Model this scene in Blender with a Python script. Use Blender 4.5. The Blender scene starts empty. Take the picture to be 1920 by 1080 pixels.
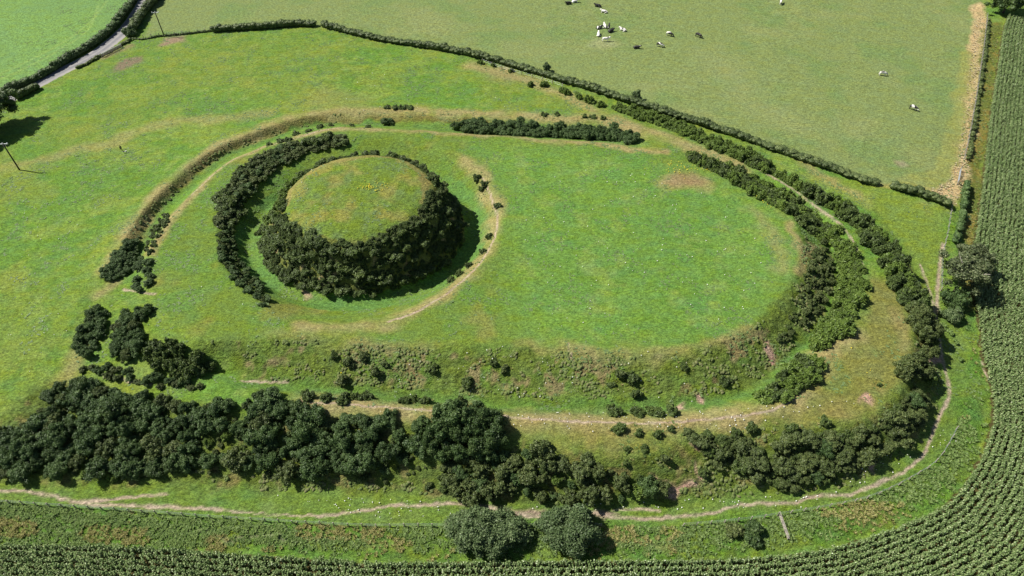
import bpy, bmesh, math, random
import numpy as np
from mathutils import Vector, Matrix

scene = bpy.context.scene
C = scene.collection
R = math.radians
rng = np.random.default_rng(7)
random.seed(7)

# ------------------------------------------------------------------ camera, sky, sun
CAM_H = 105.0
PITCH = R(46.5)                      # below the horizontal
FPX = 1280.0                         # focal length in photo pixels (photo 1920 x 1080)
cam = bpy.data.cameras.new("drone_camera")
cam.sensor_width = 36.0
cam.lens = 24.0
cam.clip_start = 1.0
cam.clip_end = 9000.0
camo = bpy.data.objects.new("drone_camera", cam)
camo.location = (0, 0, CAM_H)
camo.rotation_euler = (R(90) - PITCH, 0, 0)
C.objects.link(camo)
scene.camera = camo

SUN_EL = R(50)
SUN_TO = R(-13)                      # heading the shadows fall to (from +x towards +y)
w = bpy.data.worlds.new("World")
scene.world = w
w.use_nodes = True
nt = w.node_tree
bg = nt.nodes["Background"]
sky = nt.nodes.new("ShaderNodeTexSky")
sky.sky_type = 'NISHITA'
sky.sun_disc = False
sky.sun_elevation = SUN_EL
sunpos = Vector((-math.cos(SUN_TO), -math.sin(SUN_TO)))     # towards the sun in plan
sky.sun_rotation = math.atan2(sunpos.x, sunpos.y)
nt.links.new(sky.outputs[0], bg.inputs[0])
bg.inputs[1].default_value = 0.05
sl = bpy.data.lights.new("sun", 'SUN')
sl.energy = 5.0
sl.angle = R(0.53)
sl.color = (1.0, 0.95, 0.86)
so = bpy.data.objects.new("sun", sl)
d = Vector((math.cos(SUN_EL) * math.cos(SUN_TO), math.cos(SUN_EL) * math.sin(SUN_TO), -math.sin(SUN_EL)))
so.rotation_euler = d.to_track_quat('-Z', 'Y').to_euler()
so.location = (-100, 100, 200)
C.objects.link(so)
vs = scene.view_settings
vs.view_transform = 'Standard'
vs.look = 'None'
vs.gamma = 1.0
vs.use_curve_mapping = False
vs.exposure = 0.62

# ------------------------------------------------------------------ helpers: noise, surveying
def lin(*c):                          # sRGB 0..255 of the sunlit thing -> base colour
    k = 0.62
    out = []
    for v in c:
        v /= 255.0
        out.append(k * (v / 12.92 if v <= 0.04045 else ((v + 0.055) / 1.055) ** 2.4))
    return np.array(out)

_tab = np.random.default_rng(11).random((8, 65536))
def vnoise(x, y, scale, seed=0):
    x = np.asarray(x) / scale + seed * 17.31; y = np.asarray(y) / scale + seed * 5.77
    xi = np.floor(x).astype(np.int64); yi = np.floor(y).astype(np.int64)
    fx = x - xi; fy = y - yi
    fx = fx * fx * (3 - 2 * fx); fy = fy * fy * (3 - 2 * fy)
    t = _tab[seed % 8]
    def h(a, b): return t[(a * 73856093 ^ b * 19349663) & 65535]
    return (h(xi, yi) * (1 - fx) + h(xi + 1, yi) * fx) * (1 - fy) + (h(xi, yi + 1) * (1 - fx) + h(xi + 1, yi + 1) * fx) * fy
def fbm(x, y, scale, seed=0, octv=3):
    a = 0; amp = 1; tot = 0
    for o in range(octv):
        a = a + amp * vnoise(x, y, scale / 2 ** o, seed + o); tot += amp; amp *= 0.55
    return a / tot

SP, CP = math.sin(PITCH), math.cos(PITCH)
def ray(px, py):
    u = (np.asarray(px, float) - 960) / FPX; v = (540 - np.asarray(py, float)) / FPX
    return u, CP + SP * v, -SP + CP * v            # world x, y, z per unit depth
def at(px, py, z):                                 # survey point on the level z
    dx, dy, dz = ray(px, py)
    t = (z - CAM_H) / dz
    return dx * t, dy * t

# ------------------------------------------------------------------ terrain: survey lines, then a relaxed surface between them
GX0, GX1, GY0, GY1, GD = -250.0, 250.0, 5.0, 325.0, 0.5
lines = []
def L(z, *pts, closed=False):
    P = []
    for p in pts:
        zz = p[2] if len(p) > 2 else z
        x, y = at(p[0], p[1], zz)
        P.append((float(x), float(y), zz))
    if closed: P.append(P[0])
    lines.append(np.array(P))
    return lines[-1]

L(0, (-300,0,0), (0,0,0), (300,0,0), (600,0,0), (900,0,0), (1300,0,-.5), (1600,0,-1.2), (1850,0,-2), (2200,0,-2))
L(0, (-150,320,0), (0,320,0), (60,320,0))
L(0, (200,110,0), (400,90,0), (600,70,0.3), (800,110,0.3), (1000,160,0))
L(0, (250,220,0), (450,180,.1), (700,150,.4), (900,165,.3))
L(0, (-150,600,-1), (0,600,-1), (80,590,-.6))
L(0, (-100,760,-2.6), (0,760,-2.6), (60,740,-2.2))
L(.5, (140,600), (150,560), (170,480), (225,395), (300,315), (420,240), (540,200), (640,188), (760,188), (900,194), (1050,203), (1150,210))
L(1.35, (196,505), (232,450), (260,405), (304,356), (354,309), (409,274), (464,252), (535,226), (640,206), (760,207), (860,212), (960,215), (1060,220), (1130,226), (1200,242))
L(-.55, (243,510), (260,465), (281,412), (333,360), (388,310), (443,280), (500,258), (552,243), (600,233), (680,233), (740,236), (827,243), (900,250), (973,254), (1073,259), (1150,264))
L(-.6, (250,512), (276,455), (298,415), (345,365), (400,318), (450,289), (533,254))
L(1.3, (1200,258), (1235,262))
L(1.5, (268,512), (272,490), (290,452), (323,408), (357,367), (400,327), (440,298), (500,274), (540,264), (600,245), (640,239), (740,244), (840,249), (940,256), (1073,265), (1140,271), (1200,280))
L(0, (225,540,.2), (260,548,.8), (300,555,1.4))
L(1.9, (405,400), (408,450), (414,500), (445,530), (490,572), (520,598), (560,609), (620,614), (690,612), (760,592), (820,560), (870,525), (910,490), (935,445), (940,400), (925,350), (895,315), (860,290), (810,268), (750,257), (690,254), (620,256), (560,263), (510,277), (450,322), (425,360), closed=True)
# the mound: rings in plan
TOPZ = 9.2
tl = at(538,365,TOPZ); tr = at(812,352,TOPZ); tn = at(690,447,TOPZ); tf = at(690,286,TOPZ)
MC = np.array([(tl[0]+tr[0])/2, (tn[1]+tf[1])/2]); MRX = (tr[0]-tl[0])/2; MRY = (tf[1]-tn[1])/2
bn = at(650,556,-2.0); bl = at(489,440,-2.0); br = at(876,420,-2.0)
BC = np.array([(bl[0]+br[0])/2, MC[1]-.3]); BRX = (br[0]-bl[0])/2; BRY = BC[1]-bn[1]
def ring(c, rx, ry, z, n=64):
    a = np.linspace(0, 2*np.pi, n+1)
    lines.append(np.stack([c[0]+rx*np.cos(a), c[1]+ry*np.sin(a), np.full(n+1, z)], 1))
ring(MC, MRX*1.0, MRY*1.0, TOPZ-.7); ring(MC, MRX*.86, MRY*.86, TOPZ+.1); ring(MC, MRX*1.1, MRY*1.1, TOPZ-2.2); ring(MC, MRX*.6, MRY*.6, TOPZ+.55); ring(MC, MRX*.2, MRY*.2, TOPZ+.8)
ring(BC, BRX, BRY, -2.2); ring(BC, BRX+2.8, BRY+2.5, -2.6)
# bailey
CREST = [(1200,288), (1240,300), (1330,322), (1400,350), (1450,377), (1485,405), (1497,430), (1502,470), (1494,505), (1477,547), (1413,610), (1347,643), (1300,658), (1180,662), (1065,652), (960,646), (850,650), (700,642), (560,632), (450,640), (370,640), (310,600), (290,575)]
L(1.9, *CREST)
L(1.7, (1000,320), (1200,360), (1400,450), (1300,580), (1100,600), (980,560), (1000,400))
TOE = [(400,690), (470,716), (560,729), (650,739), (760,747), (900,760), (1050,769), (1170,771), (1290,760), (1380,744), (1430,708), (1480,672), (1530,628), (1556,575), (1572,520), (1562,472), (1530,420), (1480,382), (1420,348), (1350,316), (1290,292)]
L(-2.5, *[(x, y, -2.5 if i < 17 else -2.5 + .9*(i-16)) for i, (x, y) in enumerate(TOE)])
CTR = [(400,722), (470,737), (560,748), (650,757), (760,764), (900,775), (1050,787), (1200,791), (1350,780), (1450,760), (1490,737), (1522,700), (1538,662), (1600,615), (1615,573), (1624,520), (1613,483), (1593,447), (1567,412), (1513,375), (1440,328), (1380,300), (1300,265), (1240,248)]
L(-.5, *[(x, y, -.5 if i < 17 else -.5 + .25*(i-16)) for i, (x, y) in enumerate(CTR)])
L(-1.2, (120,715,-2.4), (250,740,-2), (400,765,-1.6), (600,785), (800,795), (950,820), (1050,838), (1150,860), (1230,850), (1300,818), (1400,805), (1500,808), (1600,795), (1660,765), (1692,730), (1704,680), (1716,620), (1704,560), (1690,510), (1665,465), (1640,430))
L(-7, (-80,905,-7), (0,908), (150,922), (300,918), (420,915), (600,915), (750,920), (900,935), (1000,948), (1100,945), (1280,940), (1440,926), (1600,905), (1660,875), (1728,828), (1756,770), (1764,700), (1764,640,-6.6), (1745,580,-6), (1722,520,-4.8), (1695,470,-3.6), (1660,415,-2.6))
L(0, (1200,225,.3), (1300,252,0), (1400,292,-.3), (1500,335,-.8), (1600,390,-1.8))
PATHZ = -7.6
L(-7.6, (-80,930), (0,931), (150,948), (250,953), (420,961), (640,968), (800,962), (1000,975), (1200,980), (1400,965), (1500,955), (1640,925), (1760,850), (1800,760), (1805,680,-7.2), (1790,600,-6.6), (1785,500,-5), (1785,400,-3.4))
L(-8.6, (-200,1010), (0,1008), (300,1015), (600,1040), (1000,1040), (1400,1036), (1600,1005), (1770,940), (1850,850,-8.4), (1860,720,-7.6), (1838,600,-6.8), (1830,420,-4.4), (1862,165,-2.4))
L(-9, (-400,1078), (0,1078), (960,1078), (1920,1078), (2300,1078))
L(-7.8, (1920,820,-8.2), (1918,500,-5.6), (1918,200,-3), (1918,60,-2.4))
L(0, (1640,345,-1.6), (1770,385,-2.6)); L(0, (1500,150,-1), (1750,250,-2), (1400,230,-.5))

def solve():
    lev = [16, 8, 4, 2, 1, GD]
    z = None
    for dl in lev:
        nx = int(round((GX1-GX0)/dl))+1; ny = int(round((GY1-GY0)/dl))+1
        s = np.zeros((ny, nx)); n = np.zeros((ny, nx))
        for P in lines:
            for a, b in zip(P[:-1], P[1:]):
                m = max(2, int(np.hypot(b[0]-a[0], b[1]-a[1])/(dl*.5))+1)
                t = np.linspace(0, 1, m)[:, None]; q = a+(b-a)*t
                i = np.round((q[:, 0]-GX0)/dl).astype(int); j = np.round((q[:, 1]-GY0)/dl).astype(int)
                ok = (i >= 0) & (i < nx) & (j >= 0) & (j < ny)
                np.add.at(s, (j[ok], i[ok]), q[ok, 2]); np.add.at(n, (j[ok], i[ok]), 1)
        fix = n > 0; val = np.where(fix, s/np.maximum(n, 1), 0)
        if z is None: z = np.full((ny, nx), -2.0)
        else:
            yy = np.linspace(0, z.shape[0]-1, ny); xx = np.linspace(0, z.shape[1]-1, nx)
            z = bil(z, xx[None, :]+0*yy[:, None], yy[:, None]+0*xx[None, :])
        z[fix] = val[fix]
        for it in range(400 if dl > 3 else 140):
            p = np.pad(z, 1, mode='edge')
            z = .25*(p[:-2, 1:-1]+p[2:, 1:-1]+p[1:-1, :-2]+p[1:-1, 2:])
            z[fix] = val[fix]
    for it in range(2):
        p = np.pad(z, 1, mode='edge')
        z = .4*z+.15*(p[:-2, 1:-1]+p[2:, 1:-1]+p[1:-1, :-2]+p[1:-1, 2:])
    return z
def bil(z, fx, fy):
    fx = np.clip(fx, 0, z.shape[1]-1.001); fy = np.clip(fy, 0, z.shape[0]-1.001)
    i = fx.astype(int); j = fy.astype(int); u = fx-i; v = fy-j
    return (z[j, i]*(1-u)+z[j, i+1]*u)*(1-v)+(z[j+1, i]*(1-u)+z[j+1, i+1]*u)*v
ZG = solve()
def hz(x, y):
    return bil(ZG, (np.asarray(x, float)-GX0)/GD, (np.asarray(y, float)-GY0)/GD)
_zz = np.arange(16, -13, -.08)
def G(px, py):                                     # where the sight line through a surveyed photo point meets the terrain
    dx, dy, dz = ray(px, py)
    t = (_zz-CAM_H)/dz
    hit = _zz < hz(dx*t, dy*t)
    k = int(np.argmax(hit)) if hit.any() else -1
    return np.array([dx*t[k], dy*t[k]])
def GL(pts): return np.array([G(*p[:2]) for p in pts])
def P3(px, py):
    x, y = G(px, py); return Vector((x, y, float(hz(x, y))))

def smooth_line(P, step=1.0):                      # Catmull-Rom through the points, even spacing
    P = np.asarray(P, float); Q = np.vstack([2*P[0]-P[1], P, 2*P[-1]-P[-2]]); out = []
    for i in range(1, len(Q)-2):
        n = max(2, int(np.hypot(*(Q[i+1]-Q[i])[:2])/step*2)); t = np.linspace(0, 1, n, endpoint=False)[:, None]
        a, b, c, e = Q[i-1], Q[i], Q[i+1], Q[i+2]
        out.append(.5*((2*b)+(-a+c)*t+(2*a-5*b+4*c-e)*t**2+(-a+3*b-3*c+e)*t**3))
    out = np.vstack(out+[P[-1:]])
    s = np.concatenate([[0], np.cumsum(np.hypot(*np.diff(out, axis=0)[:, :2].T))])
    m = np.arange(0, s[-1], step)
    return np.stack([np.interp(m, s, out[:, k]) for k in range(out.shape[1])], 1)
def pdist(X, Y, line, reach):
    D = np.full(X.shape, 1e3)
    for a, b in zip(line[:-1], line[1:]):
        lo = np.minimum(a, b)-reach; hi = np.maximum(a, b)+reach
        m = (X > lo[0]) & (X < hi[0]) & (Y > lo[1]) & (Y < hi[1])
        if not m.any(): continue
        px, py = X[m]-a[0], Y[m]-a[1]; vx, vy = b-a; l2 = vx*vx+vy*vy+1e-9
        t = np.clip((px*vx+py*vy)/l2, 0, 1)
        D[m] = np.minimum(D[m], np.hypot(px-t*vx, py-t*vy))
    return D
def inside(X, Y, poly):
    r = np.zeros(X.shape, bool); n = len(poly)
    for i in range(n):
        x1, y1 = poly[i]; x2, y2 = poly[(i+1) % n]
        if y1 == y2: continue
        c = ((y1 > Y) != (y2 > Y)) & (X < (x2-x1)*(Y-y1)/(y2-y1)+x1)
        r ^= c
    return r

# ------------------------------------------------------------------ materials
def mat_new(name):
    m = bpy.data.materials.new(name); m.use_nodes = True
    return m, m.node_tree.nodes, m.node_tree.links, m.node_tree.nodes["Principled BSDF"]
def plain(name, col, rough=.7, metal=0, var=.25, scale=6):
    m, n, l, b = mat_new(name)
    tc = n.new("ShaderNodeTexCoord"); no = n.new("ShaderNodeTexNoise"); no.inputs["Scale"].default_value = scale
    no.inputs["Detail"].default_value = 4
    l.new(tc.outputs["Object"], no.inputs["Vector"])
    mx = n.new("ShaderNodeMix"); mx.data_type = 'RGBA'
    mx.inputs[6].default_value = (*[c*(1-var) for c in col], 1); mx.inputs[7].default_value = (*[min(1, c*(1+var)) for c in col], 1)
    l.new(no.outputs[0], mx.inputs[0]); l.new(mx.outputs[2], b.inputs["Base Color"])
    b.inputs["Roughness"].default_value = rough; b.inputs["Metallic"].default_value = metal
    return m
def foliage(name, a, b_, c, rough=.55, trans=.18, leafvar=.55, clump=True):
    """a dark, b_ mid, c light: mixed per leaf and per plant"""
    m, n, l, b = mat_new(name)
    geo = n.new("ShaderNodeNewGeometry"); oi = n.new("ShaderNodeObjectInfo")
    mul = n.new("ShaderNodeMath"); mul.operation = 'MULTIPLY'; mul.inputs[1].default_value = leafvar
    l.new(geo.outputs["Random Per Island"], mul.inputs[0])
    mul2 = n.new("ShaderNodeMath"); mul2.operation = 'MULTIPLY_ADD'; mul2.inputs[1].default_value = 1-leafvar
    cl = n.new("ShaderNodeAttribute"); cl.attribute_name = "Clump"
    av = n.new("ShaderNodeMath"); av.operation = 'MULTIPLY_ADD'; av.inputs[1].default_value = .55 if clump else 0
    hf = n.new("ShaderNodeMath"); hf.operation = 'MULTIPLY'; hf.inputs[1].default_value = .45 if clump else 1.0
    l.new(oi.outputs["Random"], hf.inputs[0]); l.new(cl.outputs["Fac"], av.inputs[0]); l.new(hf.outputs[0], av.inputs[2])
    l.new(av.outputs[0], mul2.inputs[0]); l.new(mul.outputs[0], mul2.inputs[2])
    cr = n.new("ShaderNodeValToRGB"); e = cr.color_ramp.elements
    e[0].color = (*a, 1); e[0].position = .1; e[1].color = (*c, 1); e[1].position = .95
    k = e.new(.5); k.color = (*b_, 1)
    l.new(mul2.outputs[0], cr.inputs[0])
    l.new(cr.outputs[0], b.inputs["Base Color"]); b.inputs["Roughness"].default_value = rough
    b.inputs["Specular IOR Level"].default_value = .35
    tr = n.new("ShaderNodeBsdfTranslucent"); ms = n.new("ShaderNodeMixShader"); ms.inputs[0].default_value = trans
    l.new(cr.outputs[0], tr.inputs[0]); l.new(b.outputs[0], ms.inputs[1]); l.new(tr.outputs[0], ms.inputs[2])
    l.new(ms.outputs[0], n["Material Output"].inputs[0])
    return m
M_gorse = foliage("gorse_foliage", (.036,.054,.018), (.070,.112,.026), (.140,.195,.044), trans=.2, leafvar=.6)
M_gorse_b = foliage("bright_gorse_foliage", (.054,.088,.018), (.112,.182,.030), (.195,.275,.052), trans=.22, leafvar=.6)
M_haw = foliage("hawthorn_foliage", (.032,.062,.019), (.064,.116,.032), (.140,.210,.068), trans=.2, leafvar=.6)
M_scrub = foliage("scrub_foliage", (.044,.062,.020), (.084,.122,.034), (.170,.200,.066), trans=.2, leafvar=.6)
M_willow = foliage("willow_foliage", (.048,.084,.028), (.098,.152,.055), (.185,.245,.105), trans=.22, leafvar=.7)
M_hedge = foliage("hedge_foliage", (.042,.064,.022), (.080,.116,.036), (.150,.190,.066), trans=.18, leafvar=.7)
M_ash = foliage("ash_foliage", (.050,.074,.030), (.098,.132,.050), (.20,.225,.115), trans=.18, leafvar=.8)
M_tree = foliage("oak_foliage", (.026,.052,.015), (.052,.094,.025), (.115,.165,.048), trans=.15)
M_maize = foliage("maize_leaf", (.10,.165,.052), (.18,.265,.088), (.45,.51,.27), rough=.38, trans=.25, leafvar=.8, clump=False)
M_rough = foliage("rough_herbage", (.090,.155,.036), (.14,.22,.055), (.21,.29,.085), trans=.25, leafvar=.6, clump=False)
M_dry = foliage("dry_grass", (.20,.22,.06), (.31,.30,.10), (.42,.38,.17), trans=.2, leafvar=.6, clump=False)
M_straw = foliage("straw_grass", (.42,.35,.21), (.52,.45,.28), (.60,.53,.35), trans=.15, leafvar=.6, clump=False)
M_bark = plain("bark", (.075,.062,.048), .9)
M_dead = plain("bleached_dead_wood", (.36,.33,.28), .8)
M_post = plain("weathered_wood", (.30,.27,.22), .85)
M_polewood = plain("tarred_pole", (.025,.021,.018), .8)
M_zinc = plain("galvanised_steel", (.42,.46,.50), .45, .5, .1)
M_porc = plain("pale_insulator", (.75,.76,.78), .3, 0, .05)

# ground: albedo comes from the mesh attribute, grain and relief from noise
m, n, l, b = mat_new("ground_cover"); M_ground = m
at_ = n.new("ShaderNodeAttribute"); at_.attribute_name = "Col"
ar = n.new("ShaderNodeAttribute"); ar.attribute_name = "Rough"
geo = n.new("ShaderNodeNewGeometry")
def noise(sc, det=3, rough=.55):
    q = n.new("ShaderNodeTexNoise"); q.inputs["Scale"].default_value = sc; q.inputs["Detail"].default_value = det; q.inputs["Roughness"].default_value = rough
    mp_ = n.new("ShaderNodeMapping"); mp_.inputs["Rotation"].default_value = (0, 0, .35); mp_.inputs["Scale"].default_value = (.8, 1.5, 1); l.new(geo.outputs["Position"], mp_.inputs["Vector"]); l.new(mp_.outputs[0], q.inputs["Vector"]); return q
n1 = noise(1.6, 4, .65); n2 = noise(.35, 3); n3 = noise(4.2, 2)
def mrange(src, a, b2, c, d2):
    q = n.new("ShaderNodeMapRange"); l.new(src, q.inputs[0])
    for i, v in enumerate((a, b2, c, d2)): q.inputs[i+1].default_value = v
    return q.outputs[0]
v1 = mrange(n1.outputs[0], .28, .72, .55, 1.45); v3 = mrange(n3.outputs[0], .3, .7, .62, 1.38)
mm = n.new("ShaderNodeMath"); mm.operation = 'MULTIPLY'; l.new(v1, mm.inputs[0]); l.new(v3, mm.inputs[1])
vm = n.new("ShaderNodeVectorMath"); vm.operation = 'SCALE'; l.new(at_.outputs["Color"], vm.inputs[0]); l.new(mm.outputs[0], vm.inputs[3])
hs = n.new("ShaderNodeHueSaturation"); l.new(vm.outputs[0], hs.inputs["Color"])
l.new(mrange(n2.outputs[0], .3, .7, .488, .512), hs.inputs["Hue"]); l.new(mrange(n2.outputs[0], .3, .7, 1.04, .90), hs.inputs["Saturation"])
l.new(hs.outputs[0], b.inputs["Base Color"]); b.inputs["Roughness"].default_value = .9; b.inputs["Specular IOR Level"].default_value = .15
nb = noise(1.3, 5, .6); nb2 = noise(3.1, 3, .6)
ad = n.new("ShaderNodeMath"); ad.operation = 'MULTIPLY_ADD'; ad.inputs[1].default_value = .45; l.new(nb2.outputs[0], ad.inputs[0]); l.new(nb.outputs[0], ad.inputs[2])
bp = n.new("ShaderNodeBump"); bp.inputs["Distance"].default_value = .7; l.new(ad.outputs[0], bp.inputs["Height"])
l.new(mrange(ar.outputs["Fac"], 0, 1, .32, 1.0), bp.inputs["Strength"]); l.new(bp.outputs[0], b.inputs["Normal"])

# ------------------------------------------------------------------ mesh helpers
def mesh_np(name, V, F, mats, mi=None, smooth=False):
    me = bpy.data.meshes.new(name)
    V = np.ascontiguousarray(V, np.float32); F = np.ascontiguousarray(F, np.int32); k = F.shape[1]
    me.vertices.add(len(V)); me.vertices.foreach_set("co", V.ravel())
    me.loops.add(F.size); me.loops.foreach_set("vertex_index", F.ravel())
    me.polygons.add(len(F)); me.polygons.foreach_set("loop_start", np.arange(0, F.size, k, dtype=np.int32))
    for q in (mats if isinstance(mats, (list, tuple)) else [mats]): me.materials.append(q)
    if mi is not None: me.polygons.foreach_set("material_index", np.ascontiguousarray(mi, np.int32))
    me.polygons.foreach_set("use_smooth", np.full(len(F), smooth))
    me.update(calc_edges=True)
    return me
def obj(name, me, parent=None, loc=(0, 0, 0), rot=(0, 0, 0), link=True):
    o = bpy.data.objects.new(name, me)
    o.location = loc; o.rotation_euler = rot
    if parent: o.parent = parent
    if link: C.objects.link(o)
    return o
def tag(o, label=None, cat=None, group=None, kind=None):
    if label: o["label"] = label
    if cat: o["category"] = cat
    if group: o["group"] = group
    if kind: o["kind"] = kind
    return o
def empty(name, loc, rz=0):
    o = bpy.data.objects.new(name, None); o.location = loc; o.rotation_euler = (0, 0, rz); o.empty_display_size = .3
    C.objects.link(o); return o
class MB:
    def __init__(s): s.bm = bmesh.new()
    def box(s, c, size, rz=0, M=None):
        T = Matrix.Translation(c) @ Matrix.Rotation(rz, 4, 'Z') @ (M or Matrix()) @ Matrix.Diagonal((*size, 1))
        bmesh.ops.create_cube(s.bm, size=1, matrix=T); return s
    def tube(s, pts, rad, n=8, cap=True):
        rings = []
        for i, p in enumerate(pts):
            p = Vector(p); a = Vector(pts[max(0, i-1)]); b2 = Vector(pts[min(len(pts)-1, i+1)])
            q = (b2-a).to_track_quat('Z', 'Y'); r = rad[i] if isinstance(rad, (list, tuple)) else rad
            rings.append([s.bm.verts.new(p+q @ Vector((r*math.cos(2*math.pi*k/n), r*math.sin(2*math.pi*k/n), 0))) for k in range(n)])
        for A, B in zip(rings[:-1], rings[1:]):
            for k in range(n): s.bm.faces.new((A[k], A[(k+1) % n], B[(k+1) % n], B[k]))
        if cap:
            s.bm.faces.new(rings[0][::-1]); s.bm.faces.new(rings[-1])
        return s
    def mesh(s, name, mat, smooth=False):
        me = bpy.data.meshes.new(name); bmesh.ops.recalc_face_normals(s.bm, faces=s.bm.faces[:]); s.bm.to_mesh(me); s.bm.free()
        me.materials.append(mat)
        for p in me.polygons: p.use_smooth = smooth
        return me

# ------------------------------------------------------------------ the ground sheet
def axis(lo, hi, step, far):
    a = np.arange(lo, hi+1e-6, step)
    g = []; s = step; p = 0
    while p < far: s *= 1.6; p += s; g.append(p)
    g = np.array(g)
    return np.concatenate([(lo-g)[::-1], a, hi+g])
xs = axis(-205, 205, .42, 3500)
ys = np.concatenate([axis(28, 112, .28, 3500)[:-13], axis(112, 270, .42, 3500)])
ys = np.unique(ys[(ys <= 112) | (ys > 112.1)]); ys = np.sort(ys)
XX, YY = np.meshgrid(xs, ys)
Xf, Yf = XX.ravel(), YY.ravel()
ZZ = hz(Xf, Yf)

FOOT = [(-60,921), (0,921), (50,922), (100,930), (150,942), (190,948), (250,948), (330,951), (418,956)]
FOOT2 = [(150,940), (200,938), (260,932), (320,927)]
FOOT3 = [(600,967), (640,963), (690,957), (730,949), (790,947), (840,944), (880,944), (930,955), (980,966), (1030,968), (1080,962), (1120,962), (1150,970), (1200,972), (1260,970), (1340,960), (1400,946), (1480,943), (1530,931), (1590,928), (1650,905), (1700,881), (1735,846), (1752,802), (1762,778), (1779,745), (1778,715), (1771,690), (1766,660), (1758,622), (1752,590), (1747,562), (1735,522), (1722,492)]
FOOT4 = [(1754,600), (1757,560), (1759,530), (1762,490), (1768,455)]
FOOT5 = [(1385,300), (1440,327), (1490,357), (1530,387), (1570,416), (1596,447), (1612,482), (1622,515)]
FOOT6 = [(232,543), (262,548), (296,554)]
FOOT7 = [(452,714), (500,716), (546,719)]
FOOT8 = [(1066,645), (1069,662), (1074,685), (1072,700)]
FOOT9 = [(1840,678), (1847,700), (1858,722)]
FOOT10 = [(195,705), (240,714), (290,722)]
FOOT13 = [(560,752), (650,759), (760,766), (900,777), (1050,789), (1200,793), (1350,784), (1450,768), (1500,742)]
FOOT14 = [(905,335), (922,370), (932,410), (926,450), (896,498), (845,545), (785,582), (722,606)]
FOOT15 = [(357,367), (400,327), (440,298), (500,274), (540,264), (600,245), (640,239)]
FOOT12 = [(418,956), (470,962), (540,966), (600,967)]
FOOT11 = [(1150,956), (1195,955), (1240,958)]
paths = [(FOOT, .55), (FOOT2, .5), (FOOT3, .55), (FOOT4, .9), (FOOT5, .65), (FOOT6, .5), (FOOT7, .55), (FOOT8, .35), (FOOT9, .3), (FOOT10, .5), (FOOT11, .4), (FOOT12, .3), (FOOT13, .42), (FOOT14, .42), (FOOT15, .35)]
PATHW = [(smooth_line(GL(p), 1.0), w_) for p, w_ in paths]

CREST_DRY = [   # dry, trodden crests: line, half width, strength
    ([(196,505), (232,450), (260,405), (304,356), (354,309), (409,274), (464,252), (535,226), (640,208), (760,207), (860,212), (960,216), (1060,220), (1130,227), (1200,242), (1260,262), (1330,290), (1400,318)], 2.6, .85),
    ([(282,470), (300,440), (323,408), (357,367), (400,327), (440,298), (500,274), (540,264), (600,245), (640,239), (740,244), (840,249), (940,256), (1073,265), (1140,271), (1200,280), (1250,285)], 1.6, .9),
    ([(880,300), (905,335), (920,370), (928,410), (922,450), (890,500), (840,545), (780,582), (720,606), (640,614), (560,609)], 2.2, .8),
    ([(560,748), (650,757), (760,764), (900,775), (1050,787), (1200,791), (1350,782), (1450,764), (1500,735), (1530,700), (1545,668), (1600,622)], 2.6, .9),
    ([(880,122), (940,135), (1000,155), (1060,180), (1130,215), (1200,240)], 2.8, .75),
    ([(0,315), (60,305), (130,285), (220,262), (280,240), (340,228), (420,222), (500,215)], 3.0, .5),
    ([(1490,420), (1500,470), (1492,510)], 1.4, .8), ([(1400,610), (1347,645), (1250,662), (1150,664), (1065,650), (960,650)], 1.5, .5),
    ([(500,620), (600,640), (700,648), (820,655)], 1.6, .3), ([(160,620), (140,680), (120,720)], 2.5, .6), ([(190,540), (215,520)], 2, .7),
    ([(1420,400), (1460,450), (1455,500)], 2.2, .45), ([(1240,340), (1330,345)], 3.0, .8), ([(1500,300), (1560,340), (1620,375)], 1.6, .6),
    ([(1690,600), (1700,660)], 2.0, .4),
]
colour = np.tile(lin(116, 146, 60), (len(Xf), 1)); roughA = np.full(len(Xf), .35); dispA = np.zeros(len(Xf))
wx = Xf+2.2*(fbm(Xf, Yf, 5, 1)-.5)*2; wy = Yf+2.2*(fbm(Xf, Yf, 5, 2)-.5)*2     # wandering edges
FINE = (Xf > -206) & (Xf < 206) & (Yf > 27) & (Yf < 271)
def blend(mask, col):
    global colour
    mask = np.clip(mask, 0, 1)[:, None]; colour = colour*(1-mask)+np.asarray(col)*mask
def area(pts, soft=1.2, world=False):
    P = np.asarray(pts) if world else GL(pts)
    ins = inside(wx, wy, P); dd = pdist(wx, wy, np.vstack([P, P[:1]]), soft+1)
    return np.clip(.5+np.where(ins, 1, -1)*np.minimum(dd, soft)/(2*soft), 0, 1)
N_big = fbm(Xf, Yf, 22, 0); N_med = fbm(Xf, Yf, 6, 3); N_small = fbm(Xf, Yf, 2.0, 5); N_fine = vnoise(Xf, Yf, 1.0, 4)
def patch(nz, lo, hi): return np.clip((nz-lo)/(hi-lo), 0, 1)
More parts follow.
